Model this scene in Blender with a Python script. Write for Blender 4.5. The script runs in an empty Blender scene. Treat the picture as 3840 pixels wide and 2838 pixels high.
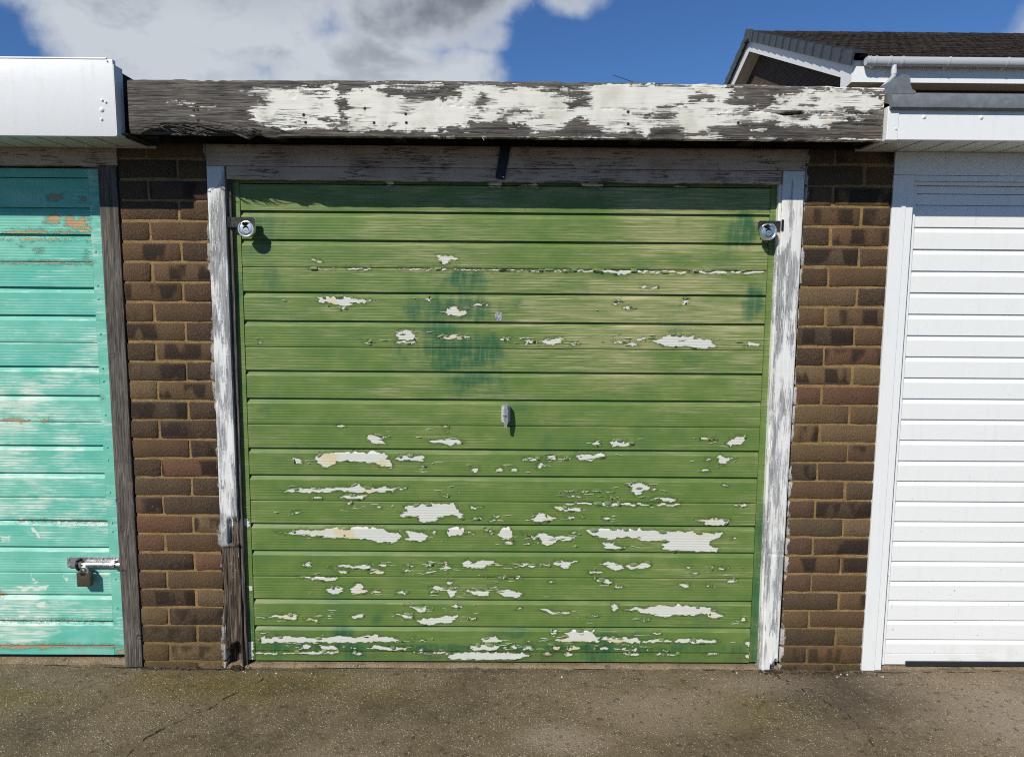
import bpy, bmesh, math, random
import numpy as np
from mathutils import Matrix, Vector

scn = bpy.context.scene
COL = scn.collection
random.seed(7)

# ------------------------------------------------------------------ camera, sky, sun, exposure
cam = bpy.data.cameras.new('camera')
cam.sensor_fit = 'HORIZONTAL'; cam.sensor_width = 36.0
cam.lens = 36.0 * 2700.0 / 3840.0
cam.clip_start = 0.05; cam.clip_end = 2000
cam_o = bpy.data.objects.new('camera', cam); COL.objects.link(cam_o)
PIT, YAW, ROL = 0.1128, 0.0062, 0.0078
_fw = Vector((math.sin(YAW)*math.cos(PIT), math.cos(YAW)*math.cos(PIT), -math.sin(PIT)))
_rt = Vector((math.cos(YAW), -math.sin(YAW), 0)); _up = _rt.cross(_fw)
_r2 = _rt*math.cos(ROL) + _up*math.sin(ROL); _u2 = -_rt*math.sin(ROL) + _up*math.cos(ROL)
_m = Matrix((( _r2.x, _u2.x, -_fw.x, 1.4443), (_r2.y, _u2.y, -_fw.y, -2.7344), (_r2.z, _u2.z, -_fw.z, 1.4545), (0, 0, 0, 1)))
cam_o.matrix_world = _m
scn.camera = cam_o

SUN_DIR = Vector((0.68, 1.0, -0.95)).normalized()      # the way the sunlight travels
SUN_EL = math.asin(-SUN_DIR.z)
SUN_AZ = math.atan2(-SUN_DIR.x, -SUN_DIR.y)            # clockwise from +Y
SKY_STRENGTH = 0.062

world = bpy.data.worlds.new('World'); scn.world = world; world.use_nodes = True

class G:
    """small helper round a node tree"""
    def __init__(s, tree):
        s.t = tree; tree.nodes.clear()
    def n(s, typ, ins=None, **props):
        nd = s.t.nodes.new('ShaderNode' + typ)
        for k, v in props.items(): setattr(nd, k, v)
        for k, v in (ins or {}).items(): s.put(nd.inputs[k], v)
        return nd
    def put(s, sock, v):
        if isinstance(v, bpy.types.NodeSocket): s.t.links.new(v, sock)
        elif isinstance(v, (tuple, list)):
            sock.default_value = tuple(v) + (1,) if (len(v) == 3 and sock.type == 'RGBA') else v
        else: sock.default_value = v
    def m(s, op, a, b=0.0, c=0.0, clamp=False):
        nd = s.n('Math', operation=op, use_clamp=clamp)
        s.put(nd.inputs[0], a); s.put(nd.inputs[1], b); s.put(nd.inputs[2], c)
        return nd.outputs[0]
    def vm(s, op, a, b=(0, 0, 0)):
        nd = s.n('VectorMath', operation=op); s.put(nd.inputs[0], a)
        if op == 'SCALE': s.put(nd.inputs[3], b)
        else: s.put(nd.inputs[1], b)
        return nd.outputs['Value'] if op in ('LENGTH', 'DISTANCE', 'DOT_PRODUCT') else nd.outputs[0]
    def mix(s, f, a, b, blend='MIX'):
        nd = s.n('Mix', data_type='RGBA', blend_type=blend)
        s.put(nd.inputs[0], f); s.put(nd.inputs[6], a); s.put(nd.inputs[7], b)
        return nd.outputs[2]
    def mr(s, v, a, b, c=0.0, d=1.0, smooth=True):
        nd = s.n('MapRange', interpolation_type='SMOOTHSTEP' if smooth else 'LINEAR')
        for i, x in enumerate((v, a, b, c, d)): s.put(nd.inputs[i], x)
        return nd.outputs[0]
    def noise(s, vec, scale, detail=3.0, rough=0.55, dist=0.0):
        nd = s.n('TexNoise'); s.put(nd.inputs['Vector'], vec)
        s.put(nd.inputs['Scale'], scale); s.put(nd.inputs['Detail'], detail)
        s.put(nd.inputs['Roughness'], rough); s.put(nd.inputs['Distortion'], dist)
        return nd.outputs[0]
    def obj(s): return s.n('TexCoord').outputs['Object']
    def pos(s): return s.n('NewGeometry').outputs['Position']
    def xyz(s, v):
        nd = s.n('SeparateXYZ'); s.put(nd.inputs[0], v); return nd.outputs
    def attr(s, name):
        return s.n('Attribute', attribute_name=name).outputs['Fac']
    def bump(s, h, dist, strength=1.0, normal=None):
        nd = s.n('Bump'); s.put(nd.inputs['Height'], h); s.put(nd.inputs['Distance'], dist); s.put(nd.inputs['Strength'], strength)
        if normal is not None: s.put(nd.inputs['Normal'], normal)
        return nd.outputs[0]
    def out(s, col, rough=0.6, normal=None, metal=0.0, spec=0.35):
        p = s.n('BsdfPrincipled'); s.put(p.inputs['Base Color'], col); s.put(p.inputs['Roughness'], rough)
        s.put(p.inputs['Metallic'], metal); s.put(p.inputs['Specular IOR Level'], spec)
        if normal is not None: s.put(p.inputs['Normal'], normal)
        o = s.n('OutputMaterial'); s.t.links.new(p.outputs[0], o.inputs[0])

def build_sky():
    g = G(world.node_tree)
    d = g.vm('NORMALIZE', g.n('TexCoord').outputs['Generated'])
    sky = g.n('TexSky', sky_type='NISHITA', sun_disc=False, sun_elevation=SUN_EL, sun_rotation=SUN_AZ, altitude=100.0)
    sky.air_density = 1.0; sky.dust_density = 0.0; sky.ozone_density = 3.0
    def dirv(az, el):
        az, el = math.radians(az), math.radians(el)
        return (math.sin(az)*math.cos(el), math.cos(az)*math.cos(el), math.sin(el))
    # clouds of broken cumulus all over the sky: centre azimuth, elevation, angular radius, weight
    clouds = [(-19, 23.5, .25, 1.0), (-32, 25, .25, 1.0), (-37, 23.0, .12, 1.0), (-26, 17.0, .13, .95), (-19, 18.5, .12, 1.0), (-8, 22, .19, 1.0), (-11, 15, .18, 1.0), (-22, 14, .15, .9), (-3.5, 16.5, .09, .7),
              (5.0, 21.6, .07, .62), (-2.0, 19.0, .06, .7), (38.0, 16.5, .09, .8), (-62, 20, .25, .9), (62, 34, .22, .8), (10, 52, .2, .8), (-40, 50, .2, .8),
              (105, 22, .16, .8), (-150, 55, .12, .7), (-105, 25, .16, .8)]
    fine = g.noise(d, 7.0, 9.0, 0.6, 0.2)
    big = g.noise(g.vm('MULTIPLY', d, (1, 1, 1.8)), 3.2, 4.0, 0.5)
    acc = None
    for az, el, r, w in clouds:
        dist = g.vm('LENGTH', g.vm('MULTIPLY', g.vm('SUBTRACT', d, dirv(az, el)), (1, 1, 1.7)))
        f = g.mr(dist, r*1.25, r*0.25, 0.0, w, smooth=True)
        acc = f if acc is None else g.m('MAXIMUM', acc, f)
    dens = g.m('ADD', g.m('MULTIPLY', acc, 0.95), g.m('ADD', g.m('MULTIPLY', g.m('SUBTRACT', fine, 0.5), 1.45), g.m('MULTIPLY', g.m('SUBTRACT', big, 0.5), 0.5)))
    cover = g.mr(dens, 0.24, 0.74)
    thick = g.mr(dens, 0.50, 0.95)
    lit = g.noise(g.vm('MULTIPLY', g.vm('ADD', d, (3.1, 0.4, 0.06)), (1, 1, 1.5)), 6.0, 7.0, 0.58, 0.3)
    dz = g.xyz(d)[2]
    shade = g.m('MULTIPLY', thick, g.m('ADD', g.mr(lit, 0.40, 0.60, 0.75, 0.0), g.m('MULTIPLY', g.m('SUBTRACT', dz, 0.315), 8.0), clamp=True), clamp=True)
    ccol = g.mix(shade, (0.74, 0.785, 0.84), (0.225, 0.255, 0.305))
    tint = g.mix(1.0, sky.outputs[0], (0.72, 1.10, 1.62), 'MULTIPLY')
    b1 = g.n('Background'); g.put(b1.inputs[0], tint); b1.inputs[1].default_value = SKY_STRENGTH
    b2 = g.n('Background'); g.put(b2.inputs[0], ccol); b2.inputs[1].default_value = 0.92
    ms = g.n('MixShader'); g.put(ms.inputs[0], g.m('MULTIPLY', cover, 0.95)); g.put(ms.inputs[1], b1.outputs[0]); g.put(ms.inputs[2], b2.outputs[0])
    o = g.n('OutputWorld'); g.t.links.new(ms.outputs[0], o.inputs[0])
build_sky()

sun = bpy.data.lights.new('sun', 'SUN'); sun.energy = 5.0; sun.angle = math.radians(0.5); sun.color = (1.0, 0.965, 0.87)
sun_o = bpy.data.objects.new('sun', sun); COL.objects.link(sun_o)
sun_o.rotation_euler = SUN_DIR.to_track_quat('-Z', 'Y').to_euler(); sun_o.location = (-4, -6, 8)
scn.cycles.use_denoising = False; scn.cycles.filter_width = 1.1
vs = scn.view_settings
vs.view_transform = 'Standard'; vs.look = 'None'; vs.gamma = 1.0; vs.use_curve_mapping = False; vs.exposure = -0.17

# ------------------------------------------------------------------ builders
def link(name, me, mat, parent=None, loc=None):
    o = bpy.data.objects.new(name, me); COL.objects.link(o)
    if mat is not None and not me.materials: me.materials.append(mat)
    if parent is not None: o.parent = parent
    if loc is not None: o.location = loc
    return o
def tag(o, label=None, cat=None, group=None, kind=None):
    for k, v in (('label', label), ('category', cat), ('group', group), ('kind', kind)):
        if v: o[k] = v
    return o
def thing(name, label, cat, loc=(0, 0, 0), group=None):
    o = bpy.data.objects.new(name, None); o.empty_display_size = 0.1; COL.objects.link(o); o.location = loc
    return tag(o, label, cat, group, 'thing')
def wloc(o):
    v = Vector((0, 0, 0))
    while o is not None: v = v + o.location; o = o.parent
    return v

class MB:
    """collects shapes in world coordinates, then builds one mesh object"""
    def __init__(s): s.V = []; s.F = []
    def add(s, V, F):
        b = len(s.V); s.V += [tuple(v) for v in V]; s.F += [tuple(i + b for i in f) for f in F]; return s
    def box(s, x0, x1, y0, y1, z0, z1, c=0.0):
        if c <= 0:
            V = [(x, y, z) for x in (x0, x1) for y in (y0, y1) for z in (z0, z1)]
            return s.add(V, [(0, 1, 3, 2), (4, 6, 7, 5), (0, 4, 5, 1), (2, 3, 7, 6), (0, 2, 6, 4), (1, 5, 7, 3)])
        bm = bmesh.new(); bmesh.ops.create_cube(bm, size=1.0)
        for v in bm.verts:
            v.co = Vector(((x0 + x1)/2 + v.co.x*(x1 - x0), (y0 + y1)/2 + v.co.y*(y1 - y0), (z0 + z1)/2 + v.co.z*(z1 - z0)))
        bmesh.ops.bevel(bm, geom=list(bm.edges), offset=c, segments=2, affect='EDGES', profile=0.6)
        return s.bm(bm)
    def bm(s, bm):
        bm.verts.index_update(); V = [tuple(v.co) for v in bm.verts]; F = [tuple(v.index for v in f.verts) for f in bm.faces]
        bm.free(); return s.add(V, F)
    def prism(s, poly, a0, a1, axis='y'):
        """poly: outline in the two other axes (xz for y, yz for x, xy for z)"""
        n = len(poly)
        def P(p, a):
            return (p[0], a, p[1]) if axis == 'y' else ((a, p[0], p[1]) if axis == 'x' else (p[0], p[1], a))
        V = [P(p, a0) for p in poly] + [P(p, a1) for p in poly]
        F = [tuple(range(n)), tuple(range(2*n - 1, n - 1, -1))] + [(i, i + n, (i + 1) % n + n, (i + 1) % n) for i in range(n)]
        return s.add(V, F)
    def lathe(s, prof, c, n=32, axis='y', a0=0.0, a1=2*math.pi):
        """prof: (radius, offset along axis)"""
        V = []; F = []; k = len(prof); full = abs(a1 - a0 - 2*math.pi) < 1e-6
        cnt = n if full else n + 1
        for i in range(cnt):
            a = a0 + (a1 - a0)*i/n
            for r, h in prof:
                x, z = r*math.cos(a), r*math.sin(a)
                V.append((c[0] + x, c[1] + h, c[2] + z) if axis == 'y' else ((c[0] + h, c[1] + x, c[2] + z) if axis == 'x' else (c[0] + x, c[1] + z, c[2] + h)))
        for i in range(n):
            j = (i + 1) % cnt
            for q in range(k - 1): F.append((i*k + q, i*k + q + 1, j*k + q + 1, j*k + q))
        return s.add(V, F)
    def tube(s, path, r, n=12):
        path = [Vector(p) for p in path]; V = []; F = []; rr = r if isinstance(r, (list, tuple)) else [r]*len(path)
        ref = Vector((0.13, 0.31, 0.94)).normalized()
        for i, p in enumerate(path):
            t = (path[min(i + 1, len(path) - 1)] - path[max(i - 1, 0)]).normalized()
            u = t.cross(ref).normalized(); w = t.cross(u)
            for k in range(n):
                a = 2*math.pi*k/n; V.append(p + u*math.cos(a)*rr[i] + w*math.sin(a)*rr[i])
        for i in range(len(path) - 1):
            for k in range(n):
                F.append((i*n + k, i*n + (k + 1) % n, (i + 1)*n + (k + 1) % n, (i + 1)*n + k))
        F.append(tuple(range(n - 1, -1, -1))); F.append(tuple(range((len(path) - 1)*n, len(path)*n)))
        return s.add(V, F)
    def build(s, name, mat, parent=None, smooth=False, loc=None):
        """with loc and no parent the object's origin is put at loc"""
        L = wloc(parent) if parent is not None else (Vector(loc) if loc is not None else Vector((0, 0, 0)))
        me = bpy.data.meshes.new(name)
        me.from_pydata([(v[0] - L.x, v[1] - L.y, v[2] - L.z) for v in s.V], [], s.F)
        bm = bmesh.new(); bm.from_mesh(me); bmesh.ops.recalc_face_normals(bm, faces=bm.faces); bm.to_mesh(me); bm.free()
        if smooth:
            for p in me.polygons: p.use_smooth = True
            try: me.set_sharp_from_angle(angle=math.radians(38))
            except Exception: pass
        return link(name, me, mat, parent, None if parent is not None else L)

def slab(name, xs, zs, Yf, yback, mat, parent=None, attrs=None, smooth=True, Xd=None, Zd=None, loc=None):
    """a board: a front relief Yf[i,j] over the grid xs, zs, with sides and a back at yback"""
    xs = np.asarray(xs, float); zs = np.asarray(zs, float)
    X, Z = np.meshgrid(xs, zs, indexing='ij'); Yf = np.broadcast_to(np.asarray(Yf, float), X.shape).copy()
    X = X if Xd is None else X + Xd; Z = Z if Zd is None else Z + Zd
    L = wloc(parent) if parent is not None else (Vector(loc) if loc is not None else Vector((0, 0, 0)))
    ni, nj = X.shape; idx = np.arange(ni*nj).reshape(ni, nj)
    co = [np.stack([X, Yf, Z], -1).reshape(-1, 3)]; src = [idx.ravel()]
    i, j = np.meshgrid(np.arange(ni - 1), np.arange(nj - 1), indexing='ij'); a = (i*nj + j).ravel()
    quads = [np.stack([a, a + nj, a + nj + 1, a + 1], 1)]; nsm = len(a); base = ni*nj
    # the four sides have vertices of their own, so that the front stays crisp at its edges
    for edge in (idx[:, 0], idx[-1, :], idx[::-1, -1], idx[0, ::-1]):
        k = len(edge); f = co[0][edge]; bk = f.copy(); bk[:, 1] = yback
        co += [f, bk]; src += [edge, edge]; q = np.arange(k - 1) + base
        quads.append(np.stack([q, q + k, q + k + 1, q + 1], 1)); base += 2*k
    cc = co[0][[idx[0, 0], idx[0, -1], idx[-1, -1], idx[-1, 0]]].copy(); cc[:, 1] = yback
    co.append(cc); src.append(idx[[0, 0, -1, -1], [0, -1, -1, 0]]); quads.append(np.array([[base, base + 1, base + 2, base + 3]]))
    co = np.vstack(co) - np.array(L); src = np.concatenate(src); q = np.vstack(quads)
    me = bpy.data.meshes.new(name)
    me.vertices.add(len(co)); me.vertices.foreach_set('co', co.astype(np.float32).ravel())
    me.loops.add(q.size); me.loops.foreach_set('vertex_index', q.astype(np.int32).ravel())
    me.polygons.add(len(q)); me.polygons.foreach_set('loop_start', np.arange(0, q.size, 4, dtype=np.int32))
    me.update(calc_edges=True)
    sm = np.zeros(len(q), bool); sm[:nsm] = smooth
    me.polygons.foreach_set('use_smooth', sm)
    for k, A in (attrs or {}).items():
        at = me.attributes.new(k, 'FLOAT', 'POINT')
        at.data.foreach_set('value', np.broadcast_to(A, Yf.shape).ravel()[src].astype(np.float32))
    me.update()
    return link(name, me, mat, parent, None if parent is not None else L)

_T = np.random.RandomState(11).rand(512, 512)
def vn(x, y, seed=0):
    x = np.asarray(x, float) + seed*17.31; y = np.asarray(y, float) + seed*9.77
    xi = np.floor(x).astype(int); yi = np.floor(y).astype(int); fx = x - xi; fy = y - yi
    fx = fx*fx*(3 - 2*fx); fy = fy*fy*(3 - 2*fy)
    h = lambda a, b: _T[a % 512, b % 512]
    return (h(xi, yi)*(1 - fx) + h(xi + 1, yi)*fx)*(1 - fy) + (h(xi, yi + 1)*(1 - fx) + h(xi + 1, yi + 1)*fx)*fy
def fbm(x, y, seed=0, o=4):
    s = 0; a = 0.5; t = 0
    for k in range(o): s = s + a*vn(np.asarray(x)*2**k, np.asarray(y)*2**k, seed + k*3); t += a; a *= 0.5
    return s/t
def parse(t): return [[tuple(float(c)/1000 for c in q.split(',')) for q in p.split(' ')] for p in t.split('|')]
def field(xs, zs, polys, rough=0.003, seed=1, lim=0.015, fx=60, fz=140):
    """signed distance (metres, inside positive) to the nearest of some outlines, with frayed edges"""
    xs = np.asarray(xs, float); zs = np.asarray(zs, float)
    out = np.full((len(xs), len(zs)), -lim)
    for P in polys:
        P = np.array(P); lo = P.min(0) - lim; hi = P.max(0) + lim
        i0, i1 = np.searchsorted(xs, (lo[0], hi[0])); j0, j1 = np.searchsorted(zs, (lo[1], hi[1]))
        if i1 <= i0 or j1 <= j0: continue
        X, Z = np.meshgrid(xs[i0:i1], zs[j0:j1], indexing='ij')
        X = X + (vn(X*fx, Z*fz, seed) - 0.5)*rough*2.4; Z = Z + (vn(X*fx*1.3, Z*fz*0.6, seed + 5) - 0.5)*rough*1.6
        X = X + (_T[(np.floor(Z*170 + seed*3).astype(int)) % 512, 7] - 0.5)*rough*2.6; Z = Z + (_T[(np.floor(X*75 + seed).astype(int)) % 512, 19] - 0.5)*rough*1.5
        d = np.full(X.shape, 1e9); ins = np.zeros(X.shape, bool); n = len(P)
        for k in range(n):
            a, b = P[k], P[(k + 1) % n]; e = b - a; L2 = (e*e).sum() + 1e-12
            t = np.clip(((X - a[0])*e[0] + (Z - a[1])*e[1])/L2, 0, 1)
            d = np.minimum(d, np.hypot(X - a[0] - t*e[0], Z - a[1] - t*e[1]))
            c = ((a[1] > Z) != (b[1] > Z)) & (X < (b[0] - a[0])*(Z - a[1])/(b[1] - a[1] + 1e-12) + a[0])
            ins ^= c
        out[i0:i1, j0:j1] = np.maximum(out[i0:i1, j0:j1], np.where(ins, d, -d))
    return np.clip(out, -lim, lim)
def blobs(xs, zs, L):
    X, Z = np.meshgrid(xs, zs, indexing='ij'); o = np.zeros(X.shape)
    for cx, cz, rx, rz, s in L:
        d = np.hypot((X - cx/1000)/(rx/1000), (Z - cz/1000)/(rz/1000)) + (fbm(X*20, Z*9, 4) - 0.5)*1.1 + (fbm(X*80, Z*16, 9, 2) - 0.5)*0.35
        o = np.maximum(o, s*np.clip((1.45 - d)/1.0, 0, 1))
    return o

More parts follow.
